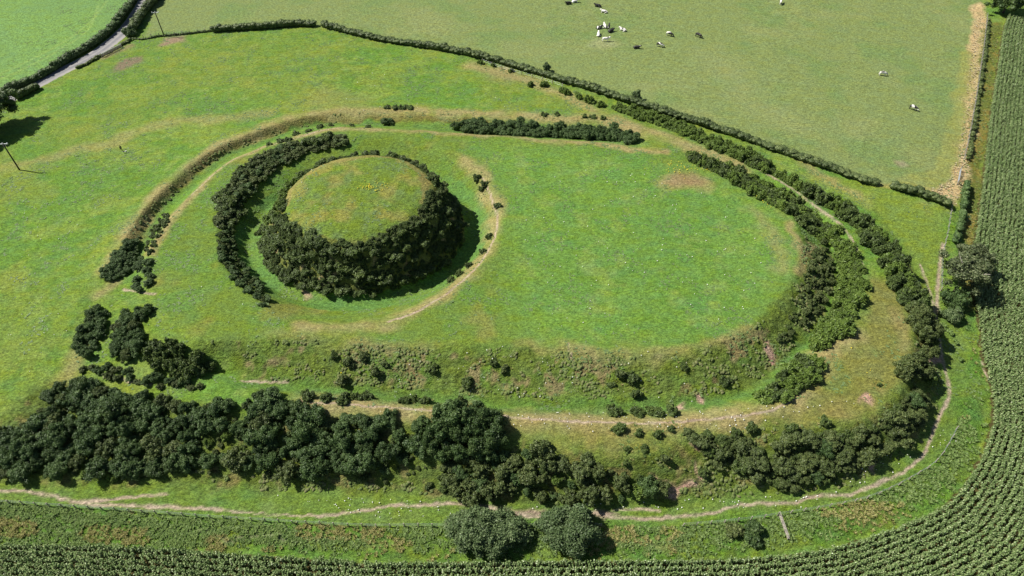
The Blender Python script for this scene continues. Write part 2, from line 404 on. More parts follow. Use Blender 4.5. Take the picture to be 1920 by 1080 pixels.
# pasture outside the castle on the left: lush, yellow-green with bluish thistle patches
blend(patch(N_big, .40, .60)*.8, lin(100, 146, 56)); blend(patch(fbm(Xf+.5*Yf, Yf*2.2-Xf*.5, 14, 5), .52, .70)*.55, lin(136, 158, 70)); blend(patch(fbm(Xf, Yf, 1.6, 2), .55, .72)*.5, lin(86, 132, 52)); blend(patch(fbm(Xf, Yf, 2.4, 7), .58, .74)*.45, lin(140, 164, 84)); blend(patch(N_med, .55, .78)*.6, lin(98, 142, 72)); blend(patch(fbm(Xf, Yf, 9, 6), .55, .75)*.5, lin(134, 150, 66))
cow_poly = [(268,72), (300,62), (400,56), (590,46), (660,62), (800,88), (920,110), (1050,150), (1160,185), (1280,220), (1400,258), (1500,295), (1640,348), (1740,352), (1790,330), (1840,40), (1850,-60), (300,-80), (285,0)]
cow = area(cow_poly); blend(cow, lin(128, 148, 95)); roughA = roughA*(1-cow)+.16*cow
blend(cow*patch(fbm(Xf, Yf, 10, 2), .55, .75)*.6, lin(112, 144, 88)); blend(cow*patch(fbm(Xf, Yf, 14, 7), .58, .78)*.45, lin(144, 156, 108))
tlp = [(258,-10), (222,45), (180,80), (127,113), (83,140), (10,172), (-160,235), (-300,-60), (200,-80)]
tlf = area(tlp); blend(tlf, lin(116, 158, 94)); roughA = roughA*(1-tlf)+.22*tlf; blend(tlf*patch(N_big, .45, .65)*.5, lin(122, 164, 82))
for off in (0, 26):                                     # tramlines in the young crop
    q = smooth_line(GL([(200-off*.6, 3+off*.3), (165, 45+off*.4), (110, 85+off*.35), (20, 130+off*.4), (-60,165)]), 2)
    blend(np.clip(1-pdist(Xf, Yf, q, 3)/.8, 0, 1)*.5, lin(150, 182, 105))
# castle interior
ringp = [(285,560), (272,500), (300,440), (357,367), (440,298), (540,264), (640,239), (840,249), (1073,265), (1200,280), (1330,322), (1450,377), (1497,430), (1500,480), (1477,547), (1413,610), (1300,658), (1065,652), (850,650), (560,632), (400,650)]
inn = area(ringp); blend(inn, lin(110, 140, 58)); blend(inn*patch(N_med, .5, .7)*.8, lin(100, 142, 62)); blend(inn*patch(fbm(Xf, Yf, 7, 6), .58, .75)*.7, lin(138, 142, 76))
lawn = area([(880,275), (1000,272), (1200,295), (1330,330), (1440,385), (1480,430), (1485,490), (1450,560), (1390,610), (1290,645), (1150,650), (1000,630), (950,560), (955,440), (940,360)], 4)
blend(lawn*.9, lin(106, 150, 68)); blend(lawn*patch(fbm(Xf, Yf*1.5, 1.7, 3), .54, .72)*.5, lin(88, 136, 58)); blend(lawn*patch(N_big, .45, .65)*.4, lin(116, 156, 66)); blend(lawn*patch(N_med, .5, .72)*.6, lin(96, 146, 70)); blend(lawn*patch(fbm(Xf, Yf, 3.5, 1), .56, .78)*.6, lin(134, 160, 88))
# mound top and slope
mr = np.hypot((wx-MC[0])/MRX, (wy-MC[1])/MRY); br_ = np.hypot((Xf-BC[0])/BRX, (Yf-BC[1])/BRY)
blend((mr < 1)*1.0, lin(116, 146, 58)); roughA = np.where(mr < 1, .75, roughA); blend((mr < 1)*patch(N_small, .52, .68)*.7, lin(112, 140, 88)); blend((mr < 1.02)*patch(fbm(Xf, Yf, 4, 0), .5, .7)*.8, lin(150, 152, 84))
blend((np.abs(mr-.97) < .06)*.7*(Yf > MC[1]-4), lin(158, 150, 96))
slope = (mr >= 1) & (br_ < 1); blend(slope*1.0, lin(116, 128, 66)); blend(slope*patch(N_small, .55, .68)*.8*(mr > 1.12), lin(165, 150, 120))
# ditch floors: rank green
def strip(pts, hw, col, k=1.0, rough=None, soft=.6):
    q = smooth_line(GL(pts), 1.5); m_ = np.clip((hw-pdist(wx, wy, q, hw+3))/(hw*soft)+.3, 0, 1)*k
    blend(m_, col)
    global roughA
    if rough is not None: roughA = roughA*(1-m_)+rough*m_
    return m_
fl = ((br_ > .98) & (br_ < 1.22) & (ZZ < .7))*1.0; blend(fl, lin(100, 145, 72)); blend(fl*patch(N_med, .5, .7)*.6, lin(118, 148, 62)); roughA = np.where(fl > 0, .45, roughA)
strip([(246,515), (268,460), (290,412), (340,362), (396,314), (446,285), (533,253), (600,233), (680,233), (740,236), (827,243), (900,252), (973,256), (1073,260), (1180,266)], .95, lin(102, 142, 70), .85, .6)
strip([(470,712), (560,727), (650,738), (760,747), (900,759), (1050,769), (1170,771), (1290,760), (1380,744), (1430,708), (1480,672), (1530,628), (1556,590)], 2.2, lin(98, 140, 66), .9, .7)
strip([(222,500), (246,455), (270,410), (318,360), (370,311), (427,278), (500,250), (560,238), (640,222), (760,222), (860,228), (1000,240)], .95, lin(122, 118, 68), .7, 1.0)
# bailey scarp: lumpy, poached turf
scarp_poly = [(390,640), (560,636), (700,648), (850,656), (960,652), (1065,660), (1180,668), (1300,662), (1413,614), (1477,551), (1500,505), (1508,440), (1560,480), (1562,560), (1500,640), (1440,700), (1370,735), (1280,745), (1170,752), (1000,745), (850,735), (650,722), (480,708)]
sc = area(scarp_poly, 1.6); blend(sc, lin(110, 134, 60)); blend(sc*patch(N_med, .45, .65)*.7, lin(98, 138, 56)); blend(sc*patch(N_small*N_med*2, .60, .76)*.7, lin(160, 142, 116))
roughA = roughA*(1-sc)+1.0*sc; lumps = sc.copy()
# outer plateau and outer slopes
plat = area([(560,752), (760,768), (1050,790), (1350,786), (1490,745), (1540,690), (1610,620), (1630,520), (1700,540), (1722,620), (1700,700), (1680,750), (1640,795), (1500,812), (1400,805), (1300,820), (1230,855), (1150,862), (1050,840), (950,822), (800,800)], 2)
blend(plat, lin(130, 136, 76)); blend(plat*patch(N_med, .5, .7)*.7, lin(116, 138, 70)); blend(plat*patch(fbm(Xf, Yf, 5, 7), .55, .75)*.6, lin(150, 142, 90)); roughA = roughA*(1-plat)+.5*plat
slo = area([(80,720), (400,770), (800,798), (1050,842), (1230,856), (1400,806), (1640,797), (1700,720), (1722,620), (1700,540), (1660,450), (1710,500), (1750,590), (1768,700), (1756,775), (1728,832), (1600,910), (1440,930), (1100,950), (1000,952), (750,925), (400,920), (0,912), (-80,900)], 1.5)
blend(slo, lin(105, 128, 58)); blend(slo*patch(N_small, .55, .7)*.6, lin(150, 138, 100)); roughA = roughA*(1-slo)+.9*slo; lumps = np.maximum(lumps, slo*.8)
foot = area([(-80,905), (150,925), (420,918), (750,922), (1000,950), (1280,942), (1440,930), (1600,908), (1728,835), (1758,770), (1768,640), (1752,590), (1795,600), (1812,680), (1812,760), (1775,850), (1650,925), (1500,958), (1380,968), (1130,988), (640,985), (300,965), (0,945), (-80,938)], 1.0)
blend(foot, lin(108, 140, 62)); blend(foot*patch(N_med, .5, .7)*.7, lin(122, 146, 72)); blend(foot*patch(fbm(Xf, Yf, 5, 1), .55, .7)*.5, lin(94, 136, 58)); roughA = roughA*(1-foot)+.5*foot
tri = area([(1500,320), (1640,352), (1780,390), (1770,450), (1755,580), (1720,510), (1690,455), (1640,405), (1560,355)], 1.5)
blend(tri, lin(122, 150, 64)); blend(tri*patch(N_med, .5, .7)*.6, lin(150, 160, 86))
# field margin between the fence and the maize, and the maize soil
MEDGE = [(-260,1020), (-100,1022), (0,1023), (200,1026), (300,1030), (400,1038), (560,1048), (640,1053), (740,1057), (1000,1054), (1280,1052), (1440,1046), (1540,1032), (1600,1017), (1690,986), (1770,948), (1812,900), (1840,850), (1856,800), (1858,760), (1848,700), (1838,660), (1832,600), (1822,540), (1822,480), (1830,420), (1838,360), (1845,300), (1855,210), (1862,165), (1870,120), (1878,62), (1888,32)]
MW = smooth_line(GL(MEDGE), 1.0)
FENCE_B = [(-80,938), (0,943), (100,950), (200,957), (300,964), (400,972), (500,978), (600,984), (700,988), (800,988), (900,988), (1000,988), (1130,987), (1280,987), (1380,978), (1462,966), (1560,950), (1640,930), (1720,890), (1760,860), (1795,800)]
FBW = smooth_line(GL(FENCE_B), 1.0)
mg = area(np.vstack([FBW, GL([(1815,720), (1812,640), (1800,590), (1810,480), (1822,420)]), MW[::-1][int(len(MW)*.28):]]), .8, world=True)
blend(mg, lin(100, 144, 58)); blend(mg*patch(N_med, .48, .66)*.6, lin(128, 148, 66)); blend(mg*patch(fbm(Xf, Yf, 4, 2), .55, .7)*.5, lin(84, 134, 60)); roughA = roughA*(1-mg)+1.0*mg
rmar = area([(1800,590), (1815,470), (1800,400), (1808,330), (1848,40), (1880,40), (1870,120), (1858,200), (1845,300), (1836,400), (1826,480), (1832,580)], .8)
blend(rmar, lin(112, 126, 60)); blend(rmar*patch(N_med, .5, .65)*.8, lin(150, 138, 72)); roughA = roughA*(1-rmar)+.9*rmar
maize_poly = np.vstack([MW, [(260, 245), (260, 20), (-200, 20), MW[0]+np.array([-20, 0])]])
mz = inside(Xf+.8*(N_fine-.5), Yf+.8*(N_small-.5), maize_poly)*1.0; blend(mz, lin(92, 88, 56))
# pale stubbly strip beside the fence on the right, straw coloured
st = area([(1848,25), (1812,345), (1790,388), (1775,384), (1740,355), (1778,340), (1793,300), (1808,200), (1820,110), (1826,40), (1812,10), (1840,5)], .9)
blend(st, lin(208, 188, 150)); blend(st*patch(N_small, .56, .70)*.6, lin(170, 158, 116)); roughA = roughA*(1-st)+.8*st
strip([(1740,352), (1700,352), (1640,345), (1580,325)], 1.2, lin(165, 160, 100), .7)
strip([(1700,345), (1760,325), (1788,270), (1805,190), (1818,100)], 2.5, lin(150, 158, 92), .7)
# dry crests
for pts, hw, k in CREST_DRY:
    q = smooth_line(GL(pts), 1.5); dd = pdist(wx, wy, q, hw*2.2)
    blend(np.clip(1.25-dd/hw, 0, 1)*k*(.55+.9*patch(N_med, .3, .6)).clip(0, 1), lin(164, 155, 114))
colour = colour*np.array([1.09, 1.03, .83])
# poached patches of bare, reddish soil
SCARS = []
def soil(pts, col=(168, 140, 122), soft=.5, k=.95):
    if soft < .4: SCARS.append(GL(pts))
    m_ = area(pts, soft); blend(m_*k, lin(*col)); return m_
soil([(208,130), (222,118), (240,110), (262,106), (266,112), (250,124), (228,132), (212,134)], (142, 122, 104), 1.0, .85)
soil([(303,84), (308,74), (330,70), (352,69), (348,77), (330,83), (312,88)], (165, 138, 118), 1.0, .85)
soil([(185,105), (215,94), (240,84), (246,88), (215,102), (192,110)], (150, 128, 100), 1.0, .7)
for p in ([(1302,744), (1306,738), (1316,745), (1322,752), (1318,758), (1306,756)], [(1614,752), (1619,741), (1628,748), (1636,760), (1632,770), (1622,763)],
          [(1437,652), (1443,644), (1448,660), (1462,670), (1455,684), (1445,686), (1440,668)], [(1215,880), (1240,884), (1270,900), (1300,905), (1310,914), (1280,915), (1250,905), (1225,895)],
          [(1295,845), (1310,842), (1318,856), (1310,858)], [(1245,905), (1275,915), (1265,928), (1248,922)], [(1305,880), (1320,895), (1316,908), (1302,900)],
          [(1625,858), (1640,862), (1640,888), (1628,880)], [(1725,672), (1760,664), (1765,680), (1738,690)], [(560,545), (580,548), (590,556), (568,556)], [(1255,764), (1272,762), (1276,770), (1262,774)]):
    soil(p, (202, 166, 144), .3, 1.0)
soil([(1240,335), (1262,322), (1310,325), (1335,340), (1300,352), (1255,350)], (158, 134, 98), 1.6, .75)
soil([(1310,95), (1380,120), (1440,190), (1520,235), (1560,262), (1500,250), (1400,200), (1340,150)], (156, 162, 104), 6, .5)
soil([(1110,70), (1150,74), (1165,84), (1130,92), (1105,84)], (166, 168, 120), 2, .6)
soil([(1672,300), (1690,297), (1698,308), (1690,314)], (170, 150, 128), .9, .6)
soil([(600,160), (680,175), (700,200), (600,215), (560,200)], (150, 150, 84), 3, .5)
soil([(900,125), (980,140), (1000,160), (920,150)], (158, 148, 98), 2.5, .6)
soil([(940,955), (980,960), (1020,962), (1035,972), (1000,975), (960,970)], (172, 148, 132), .5)
soil([(1105,960), (1120,952), (1135,960), (1160,970), (1130,975)], (172, 148, 132), .4)
soil([(1130,1016), (1280,1012), (1280,1022), (1140,1030)], (165, 158, 112), .8, .6); soil([(560,1018), (720,1022), (735,1036), (600,1034)], (150, 158, 78), .8, .6)
soil([(370,1002), (480,1003), (640,1012), (640,1017), (470,1012), (375,1010)], (160, 150, 128), .6, .75)
# trodden paths
pathmask = np.zeros(len(Xf))
for i, (q, hw) in enumerate(PATHW):
    wob = hw*.42*(.55+.9*fbm(Xf, Yf, 7, i % 5))
    dd = pdist(Xf+.5*(N_small-.5), Yf+.5*(N_fine-.5), q, 4)
    m_ = np.clip(1.4-dd/wob*.8, 0, 1)*(.62+.6*patch(fbm(Xf, Yf, 1.3, i % 6), .3, .6)).clip(0, 1); pathmask = np.maximum(pathmask, m_)
blend(pathmask, lin(192, 172, 150)); roughA = roughA*(1-pathmask)+.3*pathmask
# relief: tussocks, poached lumps, worn paths
tus = (fbm(Xf*1.0, Yf*1.6, 1.5, 6, 2)-.5)*.42*(.35+roughA*.4)
cell = np.abs(vnoise(Xf, Yf*1.35, 1.25, 2)-.5)+np.abs(vnoise(Xf+40, Yf*1.35, 1.0, 3)-.5)
dispA = np.where(FINE, tus+lumps*(cell-.42)*.7+mg*(N_small-.45)*.4+st*(N_small-.5)*.35+slope*(N_small-.5)*.5, 0)*(1-.85*pathmask)-pathmask*.06*FINE
ZT = ZZ+dispA
ny, nx = XX.shape
idx = np.arange(nx*ny).reshape(ny, nx)
quads = np.stack([idx[:-1, :-1], idx[:-1, 1:], idx[1:, 1:], idx[1:, :-1]], -1).reshape(-1, 4)
qpath = pathmask[quads].mean(1) > .5
qmound = ((np.hypot((Xf-BC[0])/BRX, (Yf-BC[1])/BRY)[quads]).mean(1) < 1.0) & ~qpath
ALLV = np.stack([Xf, Yf, ZT], 1)
COL4 = np.concatenate([np.clip(colour, 0, 1), np.ones((len(Xf), 1))], 1).astype(np.float32)
def sheet(name, sel):
    q = quads[sel]; u, inv = np.unique(q, return_inverse=True)
    me = mesh_np(name, ALLV[u], inv.reshape(-1, 4), M_ground, smooth=True)
    a = me.attributes.new("Col", 'FLOAT_COLOR', 'POINT'); a.data.foreach_set("color", COL4[u].ravel())
    r_ = me.attributes.new("Rough", 'FLOAT', 'POINT'); r_.data.foreach_set("value", roughA[u].astype(np.float32))
    return tag(obj(name, me), kind='structure')
tag(sheet("ground", ~qpath & ~qmound), "green farmland with banks and ditches of an old earthwork castle")
tag(sheet("castle_mound", qmound), "round flat-topped grassy earth mound ringed by a ditch")
tag(sheet("footpath", qpath), "narrow trodden paths of pale pinkish earth around the earthwork")

# final ground height, for setting things down
def gz(x, y):
    i = np.clip(np.searchsorted(xs, x)-1, 0, nx-2); j = np.clip(np.searchsorted(ys, y)-1, 0, ny-2)
    u = np.clip((x-xs[i])/(xs[i+1]-xs[i]), 0, 1); v = np.clip((y-ys[j])/(ys[j+1]-ys[j]), 0, 1)
    Zr = ZT.reshape(ny, nx)
    return (Zr[j, i]*(1-u)+Zr[j, i+1]*u)*(1-v)+(Zr[j+1, i]*(1-u)+Zr[j+1, i+1]*u)*v
def S(px, py):
    x, y = G(px, py); return Vector((x, y, float(gz(x, y))))

# ------------------------------------------------------------------ road
m, n, l, b = mat_new("lane_tarmac")
tc = n.new("ShaderNodeNewGeometry"); q1 = n.new("ShaderNodeTexNoise"); q1.inputs["Scale"].default_value = .6; q1.inputs["Detail"].default_value = 6
l.new(tc.outputs["Position"], q1.inputs[0]); cr = n.new("ShaderNodeValToRGB")
ac = n.new("ShaderNodeAttribute"); ac.attribute_name = "Across"
mx = n.new("ShaderNodeMath"); mx.operation = 'MULTIPLY_ADD'; mx.inputs[1].default_value = .35; l.new(q1.outputs[0], mx.inputs[0]); l.new(ac.outputs["Fac"], mx.inputs[2])
cr.color_ramp.elements[0].color = (.15, .15, .16, 1); cr.color_ramp.elements[1].color = (.36, .34, .31, 1)
cr.color_ramp.elements[0].position = .25; cr.color_ramp.elements[1].position = .85
l.new(mx.outputs[0], cr.inputs[0]); l.new(cr.outputs[0], b.inputs["Base Color"]); b.inputs["Roughness"].default_value = .85
ROAD = [(330,-90), (295,-35), (272,1), (260,22), (238,52), (222,68), (208,80), (187,96), (160,112), (110,137), (70,158), (20,185), (-60,230), (-160,285)]
RW = smooth_line(GL(ROAD), 2.0)
tg = np.gradient(RW, axis=0); nr = np.stack([-tg[:, 1], tg[:, 0]], 1)/np.hypot(tg[:, 0], tg[:, 1])[:, None]
offs = np.array([-2.6, -2.1, -1.2, -.6, 0, .6, 1.2, 2.1, 2.6]); acr = np.array([.75, .55, .12, .1, .35, .1, .12, .6, .9])
V = []; A = []
for i, p in enumerate(RW):
    for o_, a_ in zip(offs, acr):
        jit = (random.random()-.5)*.4 if abs(o_) > 2.5 else 0
        q = p+nr[i]*(o_+jit); V.append((q[0], q[1], float(hz(q[0], q[1]))+.16-(.25 if abs(o_) > 2.5 else 0))); A.append(a_)
k = len(offs); F = [(i*k+j, i*k+j+1, (i+1)*k+j+1, (i+1)*k+j) for i in range(len(RW)-1) for j in range(k-1)]
me = mesh_np("road", np.array(V), np.array(F)[:, ::-1], m, smooth=True)
a = me.attributes.new("Across", 'FLOAT', 'POINT'); a.data.foreach_set("value", np.array(A, np.float32))
tag(obj("road", me), "narrow grey tarmac lane between tall hedges", kind='structure')

# ------------------------------------------------------------------ foliage builders
ICO = None
def ico():
    global ICO
    if ICO is None:
        bm = bmesh.new(); bmesh.ops.create_icosphere(bm, subdivisions=2, radius=1)
        bm.verts.ensure_lookup_table()
        ICO = (np.array([v.co[:] for v in bm.verts]), np.array([[v.index for v in f.verts] for f in bm.faces])); bm.free()
    return ICO
def leaf_quads(pos, nrm, size, aspect, g, up=None, bend=.0):
    nL = len(pos)
    r_ = g.normal(size=(nL, 3)) if up is None else up
    t = np.cross(nrm, r_); t /= np.linalg.norm(t, axis=1)[:, None]+1e-9
    bt = np.cross(nrm, t)
    s = size*(.6+.8*g.random(nL))[:, None]
    a = bt*s*.5; c = t*s*.5*aspect
    V = np.stack([pos-a*.9-c*.45, pos-a*.35+c, pos+a, pos+a*.05-c], 1)
    return V.reshape(-1, 3), np.arange(nL*4).reshape(-1, 4)
def leafy(name, blobs, n_leaf, size, mat, g, aspect=.7, jitter=.55, upness=0., core=.78, extra=None, low=-.35):
    """blobs: rows cx, cy, cz, rx, ry, rz. Leaves on every blob, with an inner mass of the same foliage."""
    B = np.asarray(blobs, float); wt = (B[:, 3]*B[:, 4]+B[:, 3]*B[:, 5]+.02); wt = wt/wt.sum()
    k = g.choice(len(B), n_leaf, p=wt)
    dv = g.normal(size=(n_leaf, 3)); dv /= np.linalg.norm(dv, axis=1)[:, None]
    fl_ = dv[:, 2] < low; dv[fl_, 2] *= -1
    rad = (.74+.34*g.random(n_leaf)+.45*g.random(n_leaf)*(g.random(n_leaf) > .86))[:, None]
    pos = B[k, :3]+dv*B[k, 3:6]*rad
    nv = dv/np.maximum(B[k, 3:6], .05)*B[k, 3:6].mean(1)[:, None]
    nv = nv+g.normal(size=nv.shape)*jitter; nv /= np.linalg.norm(nv, axis=1)[:, None]+1e-9
    up = None
    if upness > 0:                     # sprays that stand up and out instead of lying on the surface
        up_dir = dv*.6+np.array([0, 0, upness])+g.normal(size=nv.shape)*.3
        up = up_dir; nv = dv*.7+np.array([0, 0, .5])+g.normal(size=nv.shape)*.75; nv /= np.linalg.norm(nv, axis=1)[:, None]+1e-9
    V, F = leaf_quads(pos, nv, size, aspect, g, up)
    Vs = [V]; Fs = [F]; off = len(V)
    if core > 0:
        iv, jf = ico(); F4 = np.concatenate([jf, jf[:, 2:3]], 1)
        for bl_ in B:
            vv = iv*(1+.22*(g.random((len(iv), 1))-.5))*bl_[3:6]*core+bl_[:3]
            Vs.append(vv); Fs.append(F4+off); off += len(vv)
    Vall = np.vstack(Vs); Fq = np.vstack(Fs)
    me = bpy.data.meshes.new(name)
    nq = len(F)
    loops = np.concatenate([Fq[:nq].ravel(), Fq[nq:, :3].ravel()]).astype(np.int32)
    tot = np.concatenate([np.full(nq, 4), np.full(len(Fq)-nq, 3)]); st_ = np.concatenate([[0], np.cumsum(tot)[:-1]]).astype(np.int32)
    me.vertices.add(len(Vall)); me.vertices.foreach_set("co", np.ascontiguousarray(Vall, np.float32).ravel())
    me.loops.add(len(loops)); me.loops.foreach_set("vertex_index", loops)
    me.polygons.add(len(tot)); me.polygons.foreach_set("loop_start", st_)
    tone = g.random(len(B)); nc = len(ICO[0]) if core > 0 else 0
    tv = np.concatenate([np.repeat(tone[k], 4), np.repeat(tone, nc)]).astype(np.float32)
    at2 = me.attributes.new("Clump", 'FLOAT', 'POINT'); at2.data.foreach_set("value", tv)
    me.materials.append(mat); me.update(calc_edges=True)
    return me
def dome(g, R_, H_, n, sub, squash=1., base=.2, elong=1.):
    """several unequal lobes, each set with small clumps: an uneven, broken crown"""
    nl_ = int(g.integers(2, 5)); out = []; lobes = []; a0 = g.random()*6.283
    for q in range(nl_):
        a = a0+q*6.283/nl_+g.normal()*.4; off = R_*(.22+.3*g.random()) if nl_ > 1 else 0; rr = R_*(.50+.25*g.random()); hh = H_*(.62+.42*g.random())
        lobes.append((off*math.cos(a)*elong, off*math.sin(a), rr, hh)); out.append((off*math.cos(a)*elong, off*math.sin(a), hh*.40, rr*.78, rr*.78, hh*.42))
    for i in range(n):
        lx, ly, rr, hh = lobes[int(g.integers(nl_))]; a = g.random()*6.283; u = g.random()**.55
        r_ = rr*(.98+.2*g.random())*u; top = hh*(base+(1-base)*math.sqrt(max(0, 1-u*u*.95)))*(.84+.24*g.random()); s = sub*(.5+.85*g.random())
        out.append((lx+r_*math.cos(a), ly+r_*math.sin(a), max(s*.5, top-s*.55), s*(.8+.4*g.random()), s*(.8+.4*g.random()), s*squash))
    return out
def gorse_proto(i, mat):
    g = np.random.default_rng(100+i); R_ = 1.3*(.9+.2*g.random())
    bl_ = dome(g, R_, 1.5*(.85+.3*g.random()), 16, .36, 1.5, base=.15, elong=.9+.35*g.random())
    return leafy("gorse_bush", bl_, 2300, .46, mat, g, aspect=.30, upness=.9, core=.66, low=-.6)
def shrub_proto(i, mat, R_=2.4, H_=3.6, nb=34, sub=.66, nl=5600, size=.24):
    g = np.random.default_rng(200+i)
    return leafy("shrub", dome(g, R_*(.9+.2*g.random()), H_*(.85+.3*g.random()), nb, sub, .9), nl, size, mat, g, aspect=.7, jitter=.6, core=.72)
GORSE = [gorse_proto(i, M_gorse) for i in range(7)]
GORSEB = [gorse_proto(20+i, M_gorse_b) for i in range(6)]
HAW = [shrub_proto(i, M_haw) for i in range(8)]
SCRUB = [shrub_proto(30+i, M_scrub, 2.0, 2.6, 30, .48, 4200, .27) for i in range(7)]

def shrink(meshes, f):                 # small-leaved young plants keep leaves of the full size
    return [shrub_proto(60+i, meshes[0].materials[0], 2.4*f, 3.4*f, 20, .62*f*1.1, 1900, .22) for i in range(5)]
GORSEW = [gorse_proto(60+i, M_haw) for i in range(4)]      # spiky young thorn among the hawthorns
HAWT = [shrub_proto(70+i, M_tree) for i in range(5)]; HAWO = [shrub_proto(80+i, M_scrub, 2.2, 3.2, 36, .55, 5200, .26) for i in range(4)]
HAWS = shrink(HAW, .45); SCRUBS = shrink(SCRUB, .42)
def poisson(poly, r_, g, tries=6000, cap=400):
    P = poly; lo = P.min(0); hi = P.max(0); out = np.zeros((0, 2))
    c = lo+(hi-lo)*g.random((tries, 2)); c = c[inside(c[:, 0], c[:, 1], P)]
    for q in c:
        if len(out) == 0 or np.min(np.hypot(*(out-q).T)) > r_:
            out = np.vstack([out, q])
            if len(out) >= cap: break
    return out
def plant(name, me, x, y, s, rz, sz=1., sink=.12, tilt=0):
    o = obj(name, me, loc=(x, y, float(gz(x, y))-sink), rot=(tilt*math.cos(rz*3), tilt*math.sin(rz*3), rz)); o.scale = (s, s*(.9+.2*random.random()), s*sz)
    return o
ONES = "first second third fourth fifth sixth seventh eighth ninth tenth eleventh twelfth thirteenth fourteenth fifteenth sixteenth seventeenth eighteenth nineteenth twentieth".split()
def nth(k):
    if k < 20: return ONES[k]
    t, u = divmod(k+1, 10)
    tens = {2: "twenty", 3: "thirty", 4: "forty", 5: "fifty", 6: "sixty", 7: "seventy"}[t]
    return tens+"-"+ONES[u-1] if u else tens[:-1]+"ieth"
def name_them(objs, base, cat, group, spacing, rows=None, end="left"):
    """every plant of a stand gets its own label: its row and its place in the row"""
    xy = np.array([o.location[:2] for o in objs])
    if rows == 1:
        c = xy-xy.mean(0); ax = np.linalg.svd(c, full_matrices=False)[2][0]
        if (ax[0] if end == "left" else -ax[1]) < 0: ax = -ax
        order = np.argsort(c @ ax)
        for k, i in enumerate(order):
            p = nth(k)+" from the "+end+" end" if k else ("leftmost" if end == "left" else "farthest")
            tag(objs[i], base+", "+p, cat, group)
        return
    ext = np.ptp(xy[:, 1]); nr_ = rows or max(2, int(round(ext/(spacing*1.25))))
    b_ = np.clip(((xy[:, 1]-xy[:, 1].min())/(ext+1e-6)*nr_).astype(int), 0, nr_-1)
    used = [k for k in range(nr_) if (b_ == k).any()]
    for r_, k in enumerate(used):
        ii = np.where(b_ == k)[0]; ii = ii[np.argsort(xy[ii, 0])]
        rn = "front row" if r_ == 0 else ("back row" if r_ == len(used)-1 else nth(r_)+" row back")
        for q, i in enumerate(ii):
            pn = "leftmost" if q == 0 else ("rightmost" if q == len(ii)-1 else nth(q)+" from left")
            tag(objs[i], base+", "+rn+", "+pn, cat, group)
def thicket(px, name, protos, spacing, smin, smax, label, cat, group, seed, sz=1., cap=400, drop=0., rows=None, end="left"):
    g = np.random.default_rng(seed); P = GL(px); pts = poisson(P, spacing, g, cap=cap); made = []
    for x, y in pts:
        if g.random() < drop: continue
        s = smin+(smax-smin)*g.random()**1.3
        pr_ = protos[int(g.integers(len(protos)))]
        made.append(plant(name, pr_, x, y, s, g.random()*6.28, sz*(.85+.35*g.random())))
    name_them(made, label, cat, group, spacing, rows, end)
# gorse on and round the mound ---------------------------------------------------------
def ringpts(a0, a1, f0, f1, spacing, g, n=4000):
    a = R(a0)+(R(a1)-R(a0))*g.random(n); f = f0+(f1-f0)*g.random(n)
    rx = MRX+(BRX-MRX)*f; ry = MRY+(BRY-MRY)*f
    c = np.stack([MC[0]+(BC[0]-MC[0])*f+rx*np.cos(a), MC[1]+(BC[1]-MC[1])*f+ry*np.sin(a)], 1); out = np.zeros((0, 2))
    for q in c:
        if len(out) == 0 or np.min(np.hypot(*(out-q).T)) > spacing: out = np.vstack([out, q])
    return out
g = np.random.default_rng(5)
def ring_gorse(a0, a1, f0, f1, spacing, s0, s1, label, group, protos=GORSE, sz=1., name="gorse_bush", rows=None):
    made = []
    for x, y in ringpts(a0, a1, f0, f1, spacing, g):
        made.append(plant(name, protos[int(g.integers(len(protos)))], x, y, s0+(s1-s0)*g.random(), g.random()*6.28, sz*(.9+.3*g.random()), sink=.2))
    name_them(made, label, "bush", group, spacing, rows)
ring_gorse(194, 325, .03, .95, 1.75, .85, 1.35, "dark gorse bush on the mound's near slope", "gorse thicket on the near slope of the mound", sz=.58)
ring_gorse(325, 352, .45, .98, 2.0, .8, 1.1, "dark gorse bush low on the mound's lower right slope", "gorse on the lower right slope of the mound", sz=1.0)
ring_gorse(-8, 62, .10, .80, 1.9, .95, 1.3, "dark gorse bush on the mound's right slope", "gorse on the right slope of the mound", protos=GORSE+SCRUBS, sz=.62)
ring_gorse(62, 150, .10, .42, 1.8, .9, 1.2, "low gorse bush along the mound's far rim", "gorse band along the far rim of the mound", rows=1, sz=.7)
ring_gorse(150, 196, .14, .9, 1.9, .8, 1.15, "scattered gorse bush on the mound's left slope", "scattered gorse on the left slope of the mound", protos=GORSEB+GORSE[:2])
thicket([(405,420), (412,380), (430,345), (468,305), (520,278), (560,268), (600,260), (645,258), (652,268), (580,286), (525,308), (485,345), (456,388), (436,430)], "bramble_bush", SCRUBS+HAWS[:2]+GORSE[:2], 1.25, .95, 1.6, "dark bramble bush outside the mound's ditch", "bush", "brambles on the outer bank of the mound's ditch", 41, .6)
thicket([(408,430), (440,430), (450,490), (480,525), (508,575), (492,575), (450,535), (418,505)], "hawthorn_shrub", HAWS, 1.7, .75, 1.15, "rounded hawthorn on the ditch edge by the mound", "shrub", "hawthorns on the ditch edge left of the mound", 42, .8)
# far ditch hedge-like scrub
thicket([(848,240), (870,232), (960,238), (1060,242), (1130,246), (1185,258), (1190,266), (1100,262), (980,256), (880,250)], "hawthorn_shrub", HAW, 1.7, .55, .78, "dark hawthorn in the row filling the far ditch", "shrub", "hawthorns in the far ditch", 43, .95, rows=1)
